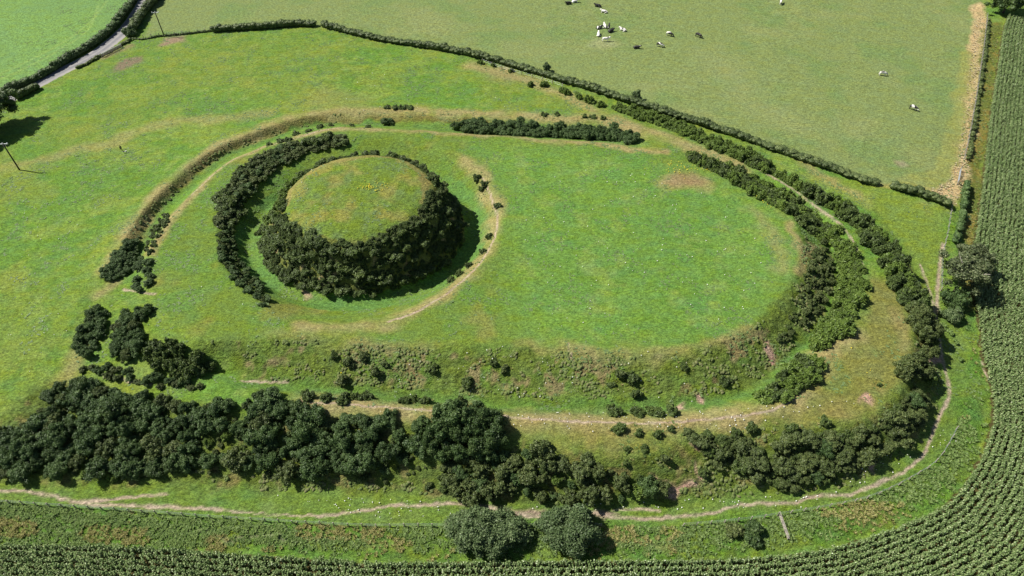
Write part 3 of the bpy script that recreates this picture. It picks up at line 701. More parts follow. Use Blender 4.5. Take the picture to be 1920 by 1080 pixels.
# left ditch
thicket([(200,520), (220,485), (248,450), (264,452), (254,485), (232,515), (212,526)], "hawthorn_shrub", HAW, 1.25, .5, .66, "dark hawthorn in the clump on the left outer bank", "shrub", "hawthorn clump on the left outer bank", 44, .8, rows=1)
thicket([(242,540), (252,515), (265,488), (282,490), (286,538), (265,548)], "hawthorn_shrub", HAW, 1.9, .38, .5, "rounded shrub in the small clump beside the short path", "shrub", "small shrubs beside the short path", 45, .8)
thicket([(272,472), (283,435), (310,404), (318,410), (298,447), (282,480)], "gorse_bush", GORSE, 1.4, .45, .65, "low gorse bush on the scarp of the left inner bank", "bush", "gorse on the left inner bank", 46, .75, rows=1)
thicket([(250,445), (272,408), (320,358), (370,311), (430,277), (436,282), (380,318), (328,366), (280,415), (262,452)], "bramble_bush", SCRUBS, 1.6, .3, .55, "low bramble on the shaded face of the left bank", "bush", "brambles along the left outer bank", 47, .55, rows=1)
# cluster at the left end
thicket([(146,662), (156,618), (178,582), (194,580), (194,612), (186,648), (172,668), (155,672)], "hawthorn_shrub", HAW+HAWT[:2], 1.5, .45, .66, "large dark hawthorn in the outermost left clump", "shrub", "hawthorns in the outermost left clump", 48)
thicket([(216,660), (220,620), (236,594), (268,578), (282,584), (262,604), (266,650), (262,672), (235,674)], "hawthorn_shrub", HAW+HAWO[:1], 1.5, .45, .68, "dark hawthorn in the clump below the short path", "shrub", "hawthorns below the short path", 49)
thicket([(285,655), (325,642), (350,675), (395,678), (400,700), (350,705), (290,690)], "gorse_bush", GORSE, 1.7, .9, 1.3, "tall dark gorse bush at the left end of the scarp", "bush", "gorse at the left end of the bailey scarp", 50, 1.1)
thicket([(152,690), (200,684), (260,702), (330,714), (386,724), (383,732), (300,728), (212,710), (158,702)], "hawthorn_shrub", HAW+SCRUB, 1.6, .36, .5, "middling hawthorn in the row above the wood", "shrub", "hawthorn row on the bank above the wood", 51, rows=1)
# the wood on the lower left slope
MIXED = HAW*2+HAWT+HAWO+GORSEW+GORSEB[:2]
thicket([(88,762), (104,728), (140,726), (220,740), (330,758), (420,762), (480,748), (530,752), (550,770), (600,785), (690,790), (760,795), (800,805), (790,850), (760,872), (720,890), (650,880), (600,905), (520,885), (430,872), (330,872), (280,900), (160,895), (40,895), (-40,900), (-60,815), (50,815)], "hawthorn_tree", MIXED, 2.1, .58, 1.0, "dark tree in the dense lower left wood", "tree", "wood on the lower left slope", 52, .98, cap=290)
thicket([(805,860), (820,805), (845,788), (900,785), (928,805), (928,835), (900,845), (850,860)], "hawthorn_tree", HAW+HAWT, 1.9, .75, 1.1, "glossy dark tree in the rounded clump", "tree", "rounded clump at the right end of the wood", 53, 1.3)
thicket([(825,925), (840,875), (900,862), (960,850), (1010,852), (1080,858), (1130,880), (1190,898), (1230,903), (1245,920), (1220,935), (1150,940), (1060,940), (980,932), (900,935)], "scrub_tree", SCRUB*2+HAW[:5]+HAWO+GORSEW+GORSEB[:2], 1.85, .6, 1.15, "loose scrub tree above the pale path", "tree", "scrub thicket above the lower path", 54, 1.0, drop=.05)
thicket([(1290,815), (1330,810), (1380,812), (1405,825), (1410,850), (1440,880), (1478,900), (1465,922), (1440,905), (1390,880), (1340,878), (1320,850)], "scrub_tree", SCRUB+GORSE[:3], 1.9, .55, 1.0, "olive scrub bush by the earth slips", "tree", "open thicket beside the earth slips", 55, .85, drop=.15)
thicket([(1448,860), (1465,828), (1500,818), (1570,818), (1640,803), (1685,780), (1712,735), (1735,755), (1725,795), (1685,835), (1635,855), (1612,880), (1560,905), (1480,920)], "scrub_tree", SCRUB*2+HAW[:3]+GORSE[:4], 1.75, .6, 1.1, "scrub tree in the lower right thicket", "tree", "thicket on the lower right corner", 56, .85, drop=.06)
thicket([(1690,700), (1700,675), (1728,680), (1738,698), (1722,718), (1700,718)], "scrub_tree", SCRUB, 1.9, .6, .95, "dark bush in the knot beside the path bend", "tree", "knot of bushes on the right bank", 57, 1.2, rows=2)
thicket([(1712,580), (1732,596), (1742,640), (1740,668), (1724,640), (1714,610)], "scrub_tree", SCRUB+HAWO, 1.9, .75, 1.05, "scrub tree on the steep bank over the path", "tree", "scrub over the path on the right bank", 64, 1.3, rows=1, end="far")
# right hand ditch and banks
thicket([(1520,490), (1545,455), (1560,505), (1556,560), (1530,590), (1505,610), (1510,550)], "bramble_bush", SCRUBS, 1.8, .65, 1.0, "dark bramble under the right lawn scarp", "bush", "brambles in the right ditch", 58, 1.1)
thicket([(1290,290), (1340,303), (1400,330), (1445,350), (1490,380), (1530,405), (1560,430), (1545,458), (1500,418), (1455,390), (1400,358), (1350,328), (1300,304)], "broom_bush", GORSEB*2+GORSE, 1.9, 1.0, 1.5, "bright green gorse bush in the upper right ditch", "bush", "bright gorse filling the upper right ditch", 59, .9)  # bright bands here and below are gorse with lighter green foliage, not broom
thicket([(1562,435), (1590,460), (1608,495), (1616,535), (1610,580), (1592,615), (1540,650), (1518,648), (1555,595), (1572,535), (1572,485)], "broom_bush", GORSEB, 2.0, 1.15, 1.55, "bright green gorse bush inside the right outer bank", "bush", "bright gorse band inside the right outer bank", 60, .95)
thicket([(1422,750), (1440,742), (1480,698), (1500,672), (1532,680), (1525,705), (1490,738), (1450,755)], "broom_bush", GORSEB+GORSE[:2], 1.8, 1.1, 1.45, "bright green gorse bush where the right ditch bends", "bush", "bright gorse where the right ditch bends", 61, .95)
thicket([(1390,297), (1430,310), (1480,340), (1540,370), (1590,390), (1630,425), (1670,467), (1692,510), (1716,550), (1738,595), (1724,603), (1692,570), (1668,525), (1640,475), (1605,435), (1570,400), (1510,365), (1450,327), (1400,311)], "gorse_bush", GORSE+GORSEB[:4], 2.25, 1.1, 1.6, "gorse bush on the right outer bank", "bush", "gorse band on the right outer bank", 62, 1.)
thicket([(1150,198), (1220,213), (1290,238), (1340,261), (1400,285), (1440,308), (1428,313), (1390,302), (1330,277), (1270,250), (1200,224), (1150,206)], "broom_bush", GORSEB, 1.6, .8, 1.1, "bright green gorse bush just below the long hedge", "bush", "bright gorse line below the long hedge", 63, .85, rows=1)  # gorse as well, in the bright foliage
# single bushes ------------------------------------------------------------------------
def single(px, py, s, label, protos=GORSE, name="gorse_bush", cat="bush", sz=1., group=None):
    x, y = G(px, py); return tag(plant(name, protos[random.randrange(len(protos))], x, y, s, random.random()*6.28, sz), label, cat, group)
def row(pts, s, base, group, protos=GORSE, sz=1.):
    name_them([single(px, py, s*(.85+.3*random.random()), None, protos, sz=sz) for px, py in pts], base, "bush", group, 2, rows=1)
single(724,232,.72, "single round bush alone on the far outer bank beyond the mound", HAW, "hawthorn_shrub", "shrub", .85)
row([(726,203), (740,203), (755,203), (769,204)], .85, "low gorse bush on the far bank crest", "short gorse row on the far bank crest", sz=.65)
for px, py, s, t in ((627,668,.6,"small leafy bush, upper left on the left half of the scarp"), (655,682,1.15,"broad dark bush in the middle of the left scarp bushes"),
                     (683,672,1.1,"tall dark bush, upper right of the left scarp bushes"), (705,702,1.15,"dark bush right of the broad one on the left scarp"),
                     (645,720,1.25,"dark rounded bush low on the left scarp, nearest the green ditch floor"), (722,688,.6,"small thin bush right of the tall dark one on the scarp"),
                     (812,695,.85,"dark bush on a bare lump midway along the scarp"), (876,722,.85,"low dark bush near the foot of the scarp above the bank-top bush"),
                     (945,694,1.0,"bright-topped bush with a deep shadow left of the eroded gully"), (925,682,.6,"tiny bush just above the bright-topped bush on the scarp"),
                     (1163,706,1.2,"widest dark bush on the scarp right of the eroded gully"), (1186,712,.9,"thin bush against the right side of the widest scarp bush"), (1193,744,.85,"low bush below the widest scarp bush"),
                     (1145,724,.6,"tiny bush at lower left of the widest scarp bush"), (1284,690,.7,"bush high on the scarp among pale lumps of soil"), (1358,716,.8,"bright-topped bush with a long shadow near the scarp's right end"),
                     (1545,793,.75,"small round bush alone on the outer bank above the right thicket"), (1408,804,.8,"small bright bush standing above the open thicket"), (1480,806,.95,"spiky bush at the top edge between two thickets"),
                     (1648,722,.4,"tiny dark tuft of gorse on the right plateau near the bare scrape")):
    single(px, py, s, t, SCRUBS if s > .95 else GORSE, "scrub_bush")
row([(580,746), (612,749), (643,754), (655,747), (675,747), (690,747)], .9, "gorse bush where the ditch meets the left outer bank", "row of gorse bushes below the left scarp")
row([(757,754), (775,752), (795,754)], .85, "gorse bush on the bank above the rounded tree clump", "three gorse bushes on the bank")
single(864, 759, .9, "single gorse bush on the bank directly above the rounded tree clump")
row([(1153,776), (1194,776), (1227,776), (1257,776)], 1.0, "spaced gorse bush along the dry bank crest", "four gorse bushes along the dry bank crest")
for px, py, s, t in ((1160,807,.95,"largest of the small gorse bushes scattered below the dry crest"), (1195,814,.65,"thin gorse bush right of the largest below the dry crest"), (1230,816,.7,"spiky gorse bush third along below the dry crest"), (1258,806,.5,"flat little gorse bush nearest the dry crest"), (1208,843,.6,"small gorse bush in the middle of the dry plateau"), (1176,843,.5,"pale thin gorse bush on the dry plateau, left of another"), (1173,868,.5,"lowest small gorse bush on the dry plateau")):
    single(px, py, s, t)
for px, py, s, t in ((900,119,.75,"leftmost low gorse bush on the brown ridge below the long hedge"), (925,124,.65,"second low gorse bush on the brown ridge"), (957,135,.7,"third low gorse bush on the brown ridge"), (995,162,.85,"small dark gorse bush beside a hollow on the ridge"), (1022,162,.95,"upright pale green gorse bush by the ridge fence"), (1057,175,1.15,"round gorse bush alone below the long hedge"), (1083,182,.95,"gorse bush between the round one and the long line"), (1105,192,1.1,"gorse bush just left of the line below the long hedge"), (1128,198,1.0,"gorse bush touching the left end of the line below the hedge")):
    single(px, py, s, t, GORSEB)
row([(1020,216), (1045,216), (1095,220), (1112,221), (1130,223)], .75, "low bush on the crest above the far ditch hawthorns", "low bushes above the far ditch", sz=.8)
row([(908,348), (903,356), (932,389), (918,446), (905,474), (880,499), (862,515), (846,528), (895,335)], .7, "small bush on the worn ditch lip right of the mound", "small bushes on the ditch lip right of the mound")
row([(505,272), (527,266), (540,264), (555,252), (578,247), (600,240), (622,236), (660,237), (690,239)], .7, "low bush in the narrow ditch behind the mound", "low bushes in the upper left ditch", sz=.7)
single(533,382,.75,"small round bush alone on the left edge of the mound's flat top")
single(1318,890,.7,"small scrub bush on the open green slope below the earth slips", GORSE, "scrub_bush")
single(1738,710,1.1,"yellow-green bush beside the knot of bushes on the right bank", GORSEB, "scrub_bush")
single(1246,862,.9,"scrub bush standing alone above the largest earth slip", SCRUBS, "scrub_bush")

# ------------------------------------------------------------------ big bushes and trees
def limb_mesh(segs, mat, name):
    mb = MB()
    for pts, rad in segs: mb.tube(pts, rad, 7)
    return mb.mesh(name, mat, True)
def willow(px, py, RX, RY, H_, seed, label):
    g = np.random.default_rng(seed); p = S(px, py); root = empty("willow_tree", p)
    bl_ = [(0, 0, H_*.36, RX*.66, RY*.66, H_*.36)]; lobes = []
    for i in range(8):
        a = i*.785+g.random()*.6; o_ = .34+.24*g.random(); lobes.append((RX*o_*math.cos(a), RY*o_*math.sin(a), RX*(.36+.14*g.random()), RY*(.42+.16*g.random()), H_*(.66+.36*g.random())))
        lx, ly, ra, rb, hh = lobes[-1]; bl_.append((lx, ly, hh*.42, ra*.75, rb*.75, hh*.44))
    for i in range(230):
        lx, ly, ra, rb, hh = lobes[int(g.integers(8))]; a = g.random()*6.283; u = g.random()**.5; s = .35+.95*g.random()**1.6
        bl_.append((lx+ra*u*math.cos(a), ly+rb*u*math.sin(a), max(.6, hh*(.14+.86*math.sqrt(max(0, 1-u*u*.97)))*(.9+.14*g.random())-s*.5), s, s, s*1.1))
    obj("crown", leafy("crown", bl_, 34000, .42, M_willow, g, aspect=.36, upness=.7, core=.66), root)
    segs = [([(0, 0, -.3), (0, 0, 1.2)], [.45, .4])]
    for i in range(6):
        a = i*1.05+g.random()*.5; segs.append(([(0, 0, .6), (RX*.3*math.cos(a), RY*.3*math.sin(a), H_*.35), (RX*.55*math.cos(a), RY*.55*math.sin(a), H_*.6)], [.28, .18, .08]))
    obj("trunk", limb_mesh(segs, M_bark, "trunk"), root)
    return tag(root, label, "tree")
willow(912, 1004, 7.6, 3.9, 5.0, 71, "broad grey-green rounded willow beside the maize, left and wider of the pair")
willow(1064, 1001, 5.8, 3.9, 5.2, 72, "grey-green rounded willow beside the maize, right and narrower of the pair")
def tree(px, py, R_, H_, seed, label, mat, nl=14000, size=.4, dead=False, name="broadleaf_tree", clear=.25, stems=1, gaps=0, group=None):
    g = np.random.default_rng(seed); p = S(px, py); root = empty(name, p)
    bl_ = []; segs = [([(0, 0, -.4), (.1, .05, H_*clear), (.2, -.1, H_*.55)], [R_*.075, R_*.06, R_*.035])]; dseg = []
    nb = 16
    for i in range(nb):
        a = g.random()*6.283; u = .35+.65*g.random(); e = Vector((R_*.7*u*math.cos(a), R_*.7*u*math.sin(a), H_*(clear+.1+(.9-clear-.1)*(1-u*.55)*(.6+.4*g.random()))))
        b0 = Vector((0, 0, H_*(clear+.2*g.random()))); mid = (b0+e)/2+Vector((0, 0, -.05*H_))
        segs.append(([b0, mid, e], [R_*.04, R_*.025, R_*.01]))
        for k in range(5 if gaps else 7):
            s = R_*(.13+.12*g.random()); q = e+Vector(g.normal(size=3)*R_*.22)
            q.z = min(H_-s*.6, max(H_*clear*.7, q.z)); bl_.append((q.x, q.y, q.z, s, s, s*.8))
    if not gaps: bl_.append((0, 0, H_*.55, R_*.55, R_*.55, H_*.3))
    obj("crown", leafy("crown", bl_, nl, size, mat, g, aspect=.7, jitter=.7, core=.55 if gaps else .75, low=-2), root)
    obj("trunk", limb_mesh(segs, M_bark, "trunk"), root)
    if dead:
        for i in range(7):
            a = g.random()*6.283; b0 = Vector((.2, 0, H_*.45)); e = Vector((R_*.75*math.cos(a), R_*.75*math.sin(a), H_*(.55+.5*g.random()))); dseg.append(([b0, (b0+e)/2+Vector((0, 0, .4)), e], [.14, .09, .03]))
            e2 = e+Vector((g.normal()*.8, g.normal()*.8, .6)); dseg.append((((b0+e)/2+Vector((0, 0, .4)), (e+e2)/2, e2), [.07, .05, .02]))
        obj("dead_branch", limb_mesh(dseg, M_dead, "dead_branch"), root, )
    return tag(root, label, "tree", group)
tree(-3, 240, 6.4, 10.0, 81, "big dark tree cut by the left edge of the picture, beside the lane hedge", M_tree, 16000, .42)
tree(-40, 268, 4.5, 7, 82, "lower dark tree at the left edge, in front of the big one", M_tree, 9000, .4)
tree(1880, 24, 5.8, 8.5, 83, "dark tree at the top of the straw-coloured strip, corner of the maize", M_tree, 12000, .42)
tree(1925, 2, 5.5, 8.5, 84, "dark tree cut by the top right corner of the picture", M_tree, 12000, .42)
tree(1788, 548, 4.5, 10.8, 85, "tall grey-leaved tree with bleached dead branches beside the maize", M_ash, 12000, .36, dead=True, gaps=1, clear=.3)
tree(1815, 515, 3.3, 8.2, 86, "thinner grey-leaved tree leaning over the maize edge", M_ash, 6500, .34, gaps=1, clear=.35)
g = np.random.default_rng(90)
def bigbush(px, py, R_, H_, seed, label, mat, name="hawthorn_shrub", nl=5000, size=.3, sub=.55):
    g = np.random.default_rng(seed); p = S(px, py)
    return tag(obj(name, leafy(name, dome(g, R_, H_, 30, sub), nl, size, mat, g, core=.82), loc=p), label, "shrub")
bigbush(1786, 572, 2.9, 4.6, 91, "dense dark green shrub at the foot of the tree with dead branches", M_haw)
bigbush(1776, 596, 2.2, 3.2, 92, "low shrub by the path fork, below the dense dark green shrub", M_willow)
bigbush(1410, 1003, 2.0, 2.2, 93, "dark rounded bush in the rough margin left of the footbridge", M_tree)
bigbush(1805, 480, 1.8, 2.6, 94, "grey-green shrub behind the tree with dead branches", M_ash)
bigbush(1378, 1000, 1.2, 1.2, 95, "small scrubby bush just left of the dark rounded bush", M_scrub)
bigbush(246, 66, 2.2, 3.0, 96, "bright leafy elder bush at the lane end of the right-hand lane hedge", M_willow)
for px, py, lb in ((1025,134,"small ash sapling rising from the middle of the long hedge"), (1192,185,"small leafy sapling standing up from the long hedge right of the ash sapling")):
    bigbush(px, py, 1.1, 2.6, 97+px, lb, M_willow, "hedge_sapling", 1400, .28, .4)

# ------------------------------------------------------------------ hedges
def hedge(px, wid, hgt, label, mat=M_hedge, seed=1, dens=70, size=.3, rag=.25, name="hedge", gap=0):
    g = np.random.default_rng(seed); q = smooth_line(GL(px), .55); bl_ = []
    hs_ = hgt*(.62+.5*vnoise(q[:, 0], q[:, 1], 7, seed)+.35*vnoise(q[:, 0], q[:, 1], 2.2, seed+1))
    for i, (x, y) in enumerate(q):
        if g.random() < gap: continue
        z = float(hz(x, y)); h = hs_[i]*(1+rag*(g.random()-.5)); s = wid*.36
        bl_.append((x, y, z+h*.42, wid*.42, wid*.42, h*.5))
        for k in range(2):
            o_ = (g.random()-.5)*wid*.75; bl_.append((x+o_*.7+g.normal()*.15, y+o_*.7, z+h*(.62+.22*g.random()), s*(.8+.5*g.random()), s*(.8+.5*g.random()), h*.22))
    Lm = len(q)*.55
    return tag(obj(name, leafy(name, bl_, int(Lm*dens*wid*.95), size, mat, g, aspect=.75, jitter=.6, core=.84)), label, "hedge")
hedge([(300,-70), (262,-8), (246,14), (222,48), (184,82), (130,116), (86,143), (36,167), (-20,190), (-120,235)], 2.5, 2.3, "tall thick hedge on the far side of the lane, along the young crop", M_tree, 3, 85, .32)
hedge([(345,-70), (305,-10), (290,8), (272,28), (260,48), (248,64)], 2.6, 2.4, "tall hedge on the near side of the lane, beside the cow field", M_hedge, 4, 80)
hedge([(246,76), (228,86), (205,98), (182,110), (160,122), (142,130)], 1.2, .7, "low straggling hedge between the lane and the pale rail fence", M_scrub, 5, 80, .28)
hedge([(72,166), (52,178), (34,187)], 2.0, 1.8, "short clipped hedge piece between the lane end and the big left tree", M_hedge, 6)
hedge([(250,74), (275,74), (300,69), (345,65), (400,59)], .9, .6, "thin low hedge from the lane past the far power pole", M_hedge, 7, 80, .25)
hedge([(402,60), (440,57), (480,55), (520,52), (560,49), (590,49)], 2.4, 2.0, "clipped hedge length left of the gap into the cow field", M_hedge, 8)
hedge([(606,50), (660,64), (720,77), (800,90), (860,100), (920,114), (985,132), (1050,152), (1110,170), (1180,193), (1250,216), (1330,240), (1400,264)], 2.3, 1.7, "long clipped hedge from the field gap curving along the cow field", M_hedge, 9)
hedge([(1402,264), (1450,281), (1510,303), (1560,320), (1600,334), (1642,348)], 2.3, 1.6, "clipped hedge length carrying the long hedge on past the right outer bank", M_hedge, 12)
hedge([(1672,353), (1700,360), (1740,373), (1778,387)], 2.4, 1.8, "last short hedge length ending at the field corner on the right", M_hedge, 10)
hedge([(1853,40), (1846,100), (1838,150), (1832,195), (1822,250), (1814,300)], 1.4, 1.1, "ragged brown hedge between the straw-coloured strip and the maize", M_scrub, 11, 60, .3, 1.1, gap=.25)
hedge([(1808,352), (1804,380), (1802,405), (1797,430), (1788,455)], 1.9, 1.7, "bushy hedge length between the metal gate and the grey trees", M_haw, 13, 70, .3, 1.0, gap=.15)
hedge([(1766,610), (1790,640), (1800,680)], .9, .6, "low weedy hedge beside the path right of the bank", M_rough, 14, 60, .25, .8, gap=.3)

# ------------------------------------------------------------------ crops and herbage as stuff (instanced on points)
def tuft_mesh(name, nbl, hgt, spread, wid, mat, seed, arch=.5):
    g = np.random.default_rng(seed); V = []; F = []
    for i in range(nbl):
        a = g.random()*6.283; r_ = spread*(.4+.7*g.random()); h = hgt*(.6+.5*g.random()); w2 = wid*(.7+.6*g.random())
        cx, sx = math.cos(a), math.sin(a); o_ = len(V); px_, py_ = -sx*w2/2, cx*w2/2
        for t_, ww in ((0, .6), (.55, 1), (1, .1)):
            x = cx*r_*t_**1.4; y = sx*r_*t_**1.4; z = h*(t_-arch*t_*t_*.55)
            V += [(x-px_*ww, y-py_*ww, z), (x+px_*ww, y+py_*ww, z)]
        F += [(o_, o_+1, o_+3, o_+2), (o_+2, o_+3, o_+5, o_+4)]
    return mesh_np(name, np.array(V), np.array(F), mat)
def maize_mesh(seed):
    g = np.random.default_rng(seed); V = []; F = []
    def quad(a, b2, c, e):
        o_ = len(V); V.extend([a, b2, c, e]); F.append((o_, o_+1, o_+2, o_+3))
    base = g.random()*3.14
    for k in range(11):
        z0 = .5+1.35*k/10; a = base+k*3.14+g.normal()*.45; ln = (.72-.025*k)*(.85+.3*g.random()); cx, sx = math.cos(a), math.sin(a)
        prof = [(0, z0, .05), (ln*.45, z0+.32, .115), (ln*.85, z0+.22, .09), (ln*1.05, z0-.05, .015)]
        for (r0, za, w0), (r1, zb, w1) in zip(prof[:-1], prof[1:]):
            quad((cx*r0-sx*w0, sx*r0+cx*w0, za), (cx*r0+sx*w0, sx*r0-cx*w0, za), (cx*r1+sx*w1, sx*r1-cx*w1, zb), (cx*r1-sx*w1, sx*r1+cx*w1, zb))
    for a in (0, 1.57):
        quad((-.025*math.cos(a), -.025*math.sin(a), 0), (.025*math.cos(a), .025*math.sin(a), 0), (.012*math.cos(a), .012*math.sin(a), 2.2), (-.012*math.cos(a), -.012*math.sin(a), 2.2))
    return mesh_np("maize_plant", np.array(V), np.array(F), M_maize)
def scatter(name, pts, meshes, smin, smax, seed, label, sink=0.05, lift=None):
    g = np.random.default_rng(seed); pts = np.asarray(pts); nP = len(pts)
    z = gz(pts[:, 0], pts[:, 1])-sink
    me = bpy.data.meshes.new(name); me.vertices.add(nP); me.vertices.foreach_set("co", np.column_stack([pts, z]).astype(np.float32).ravel())
    a = me.attributes.new("turn", 'FLOAT_VECTOR', 'POINT'); rot = np.column_stack([g.normal(size=nP)*.08, g.normal(size=nP)*.08, g.random(nP)*6.283]); a.data.foreach_set("vector", rot.astype(np.float32).ravel())
    a = me.attributes.new("size", 'FLOAT', 'POINT'); a.data.foreach_set("value", (smin+(smax-smin)*g.random(nP)).astype(np.float32))
    o = obj(name, me)
    ng = bpy.data.node_groups.new(name+"_scatter", 'GeometryNodeTree')
    ng.interface.new_socket("Geometry", in_out='INPUT', socket_type='NodeSocketGeometry'); ng.interface.new_socket("Geometry", in_out='OUTPUT', socket_type='NodeSocketGeometry')
    gi = ng.nodes.new("NodeGroupInput"); go = ng.nodes.new("NodeGroupOutput"); ins = ng.nodes.new("GeometryNodeInstanceOnPoints"); jn = ng.nodes.new("GeometryNodeJoinGeometry")
    for q in meshes:
        src = bpy.data.objects.new(q.name, q)
        oi = ng.nodes.new("GeometryNodeObjectInfo"); oi.inputs["Object"].default_value = src; oi.inputs["As Instance"].default_value = True
        ng.links.new(oi.outputs["Geometry"], jn.inputs[0])
    ins.inputs["Pick Instance"].default_value = True
    na = ng.nodes.new("GeometryNodeInputNamedAttribute"); na.data_type = 'FLOAT_VECTOR'; na.inputs["Name"].default_value = "turn"
    nb_ = ng.nodes.new("GeometryNodeInputNamedAttribute"); nb_.data_type = 'FLOAT'; nb_.inputs["Name"].default_value = "size"
    ng.links.new(gi.outputs[0], ins.inputs["Points"]); ng.links.new(jn.outputs[0], ins.inputs["Instance"]); ng.links.new(na.outputs["Attribute"], ins.inputs["Rotation"]); ng.links.new(nb_.outputs["Attribute"], ins.inputs["Scale"])
    ng.links.new(ins.outputs[0], go.inputs[0])
    md = o.modifiers.new("scatter", 'NODES'); md.node_group = ng
    return tag(o, label, kind='stuff')
# maize in rows that follow the field edge
g = np.random.default_rng(33)
mtg = np.gradient(MW, axis=0)
for it in range(60): mtg[1:-1] = (mtg[:-2]+mtg[1:-1]*2+mtg[2:])/4
mnr = np.stack([mtg[:, 1], -mtg[:, 0]], 1)/np.hypot(mtg[:, 0], mtg[:, 1])[:, None]     # away from the castle
rows = []; ROWD = 1.0
for k in range(78):
    dlt = .5+k*ROWD; q = MW+mnr*dlt
    s = np.concatenate([[0], np.cumsum(np.hypot(*np.diff(q, axis=0).T))]); mpos = np.arange(0, s[-1], .29)+.12*g.normal(size=len(np.arange(0, s[-1], .29)))
    r_ = np.stack([np.interp(mpos, s, q[:, 0]), np.interp(mpos, s, q[:, 1])], 1)+g.normal(size=(len(mpos), 2))*.09
    rows.append(r_)
mp = np.vstack(rows); mp = mp[(mp[:, 1] > 31) & (mp[:, 1] < 255) & (np.abs(mp[:, 0]) < mp[:, 1]*.5+78)]
mp = mp[g.random(len(mp)) > .02+.3*np.clip((.40-fbm(mp[:, 0], mp[:, 1], 4.5, 4))*6, 0, 1)]
scatter("maize_crop", mp, [maize_mesh(i) for i in range(8)], .58, .86, 1, "dense dark green maize crop standing in curved rows", .02)
def band_points(poly, n_, g, keep=None):
    lo = poly.min(0); hi = poly.max(0); c = lo+(hi-lo)*g.random((n_, 2)); c = c[inside(c[:, 0], c[:, 1], poly)]
    return c if keep is None else c[keep(c)]
MARG = np.vstack([FBW, GL([(1815,720), (1812,640), (1805,600)]), MW[(MW[:, 1] < GL([(1832,600)])[0, 1])][::-1]])
green = [tuft_mesh("herb_tuft", 18, .42, .42, .13, M_rough, i) for i in range(4)]
dry = [tuft_mesh("dry_tuft", 18, .6, .4, .07, M_dry, 10+i) for i in range(3)]
straw = [tuft_mesh("straw_tuft", 12, .45, .35, .1, M_straw, 20+i) for i in range(3)]
mpts = band_points(MARG, 60000, g); nv = fbm(mpts[:, 0], mpts[:, 1]*2.2, 9, 5)
fd = pdist(mpts[:, 0], mpts[:, 1], FBW, 14); ed = pdist(mpts[:, 0], mpts[:, 1], MW, 14)
ok_ = (g.random(len(mpts)) < np.clip(1.5-fd/3.6, .05, 1)) | ((mpts[:, 0] < -48) & (fd < 7)); mpts, nv, fd = mpts[ok_], nv[ok_], fd[ok_]
nv = nv+np.where((mpts[:, 0] < -48), np.where((fd > 2.6) & (fd < 5.5), .12, -.1), 0)
feet = np.array([o.location[:2] for o in C.objects if o.parent is None and (o.name.startswith("scrub_bush") or (o.get("group") or "").startswith(("small bushes", "four gorse", "row of gorse", "three gorse", "low bushes")) or (o.name.startswith("gorse_bush") and not o.get("group")))])
feet = np.repeat(feet, 14, 0); feet = feet+g.normal(size=feet.shape)*.95
scatter("bush_foot_grass", feet, green[:2]+dry[:1], .35, .85, 11, "longer grass and weeds round the feet of single bushes")
scatter("rough_herbage", mpts[nv < .60], green, .6, 1.5, 2, "rank green herbage and nettles in the strip between fence and maize")
scatter("dry_grass", mpts[nv > .585], dry, .6, 1.4, 3, "tall yellowing grass in the strip between fence and maize")
STR = GL([(1848,25), (1812,345), (1790,388), (1775,384), (1740,355), (1778,340), (1793,300), (1808,200), (1820,110), (1826,40)])
scatter("straw_stubble", band_points(STR, 9000, g), straw, .6, 1.3, 4, "pale straw-coloured dead grass in the strip along the right fence")
RM = GL([(1800,590), (1812,470), (1800,400), (1808,330), (1846,60), (1876,60), (1868,120), (1858,200), (1845,300), (1836,400), (1826,480), (1832,580)])
rp = band_points(RM, 9000, g); nv = fbm(rp[:, 0], rp[:, 1], 8, 5)
scatter("hedge_bottom_grass", rp, green[:2]+dry, .4, 1.0, 5, "mixed rank grass along the right-hand hedge")
# white and yellow flower heads
def flower(name, col):
    mb = MB(); bmesh.ops.create_icosphere(mb.bm, subdivisions=1, radius=.5); return mb.mesh(name, plain(name, col, .6))
fw = flower("white_flower", (.8, .8, .74)); fy = flower("yellow_flower", (.72, .60, .03))
wp = []
for poly, nn in (([(300,560), (440,310), (640,250), (860,290), (500,620)], 60), ([(960,330), (1200,310), (1450,420), (1400,600), (1000,620)], 190), ([(560,770), (1500,760), (1680,740), (1300,830)], 160), ([(500,925), (1000,950), (1500,930), (1780,800), (1800,840), (1500,955), (700,975)], 330), ([(30,400), (250,330), (150,600), (0,780)], 60), ([(400,120), (900,130), (1000,200), (500,220)], 60), ([(800,645), (1300,665), (1300,760), (700,740)], 80)):
    P = GL(poly); wp.append(band_points(P, nn*3, g)[:int(nn*.7)])
o = scatter("white_flowers", np.vstack(wp), [fw], .10, .24, 6, "tiny white flower heads dotted over the turf", -.18)
yp = [G(700+15*random.gauss(0, 1), 350+5*random.gauss(0, 1)) for i in range(70)]+[G(1285+28*random.gauss(0, 1), 318+7*random.gauss(0, 1)) for i in range(70)]+[G(1400+45*t, 350+35*t+4*random.gauss(0, 1)) for t in np.linspace(0, 1, 30)]+[G(x, y) for x, y in ((1595,653), (1632,693), (1631,696), (1625,700), (1596,654), (1630,742), (1612,742), (552,380), (640,700))]
scatter("yellow_flowers", np.array(yp), [fy], .10, .26, 7, "clumps of yellow flower heads in the rough grass", -.2)
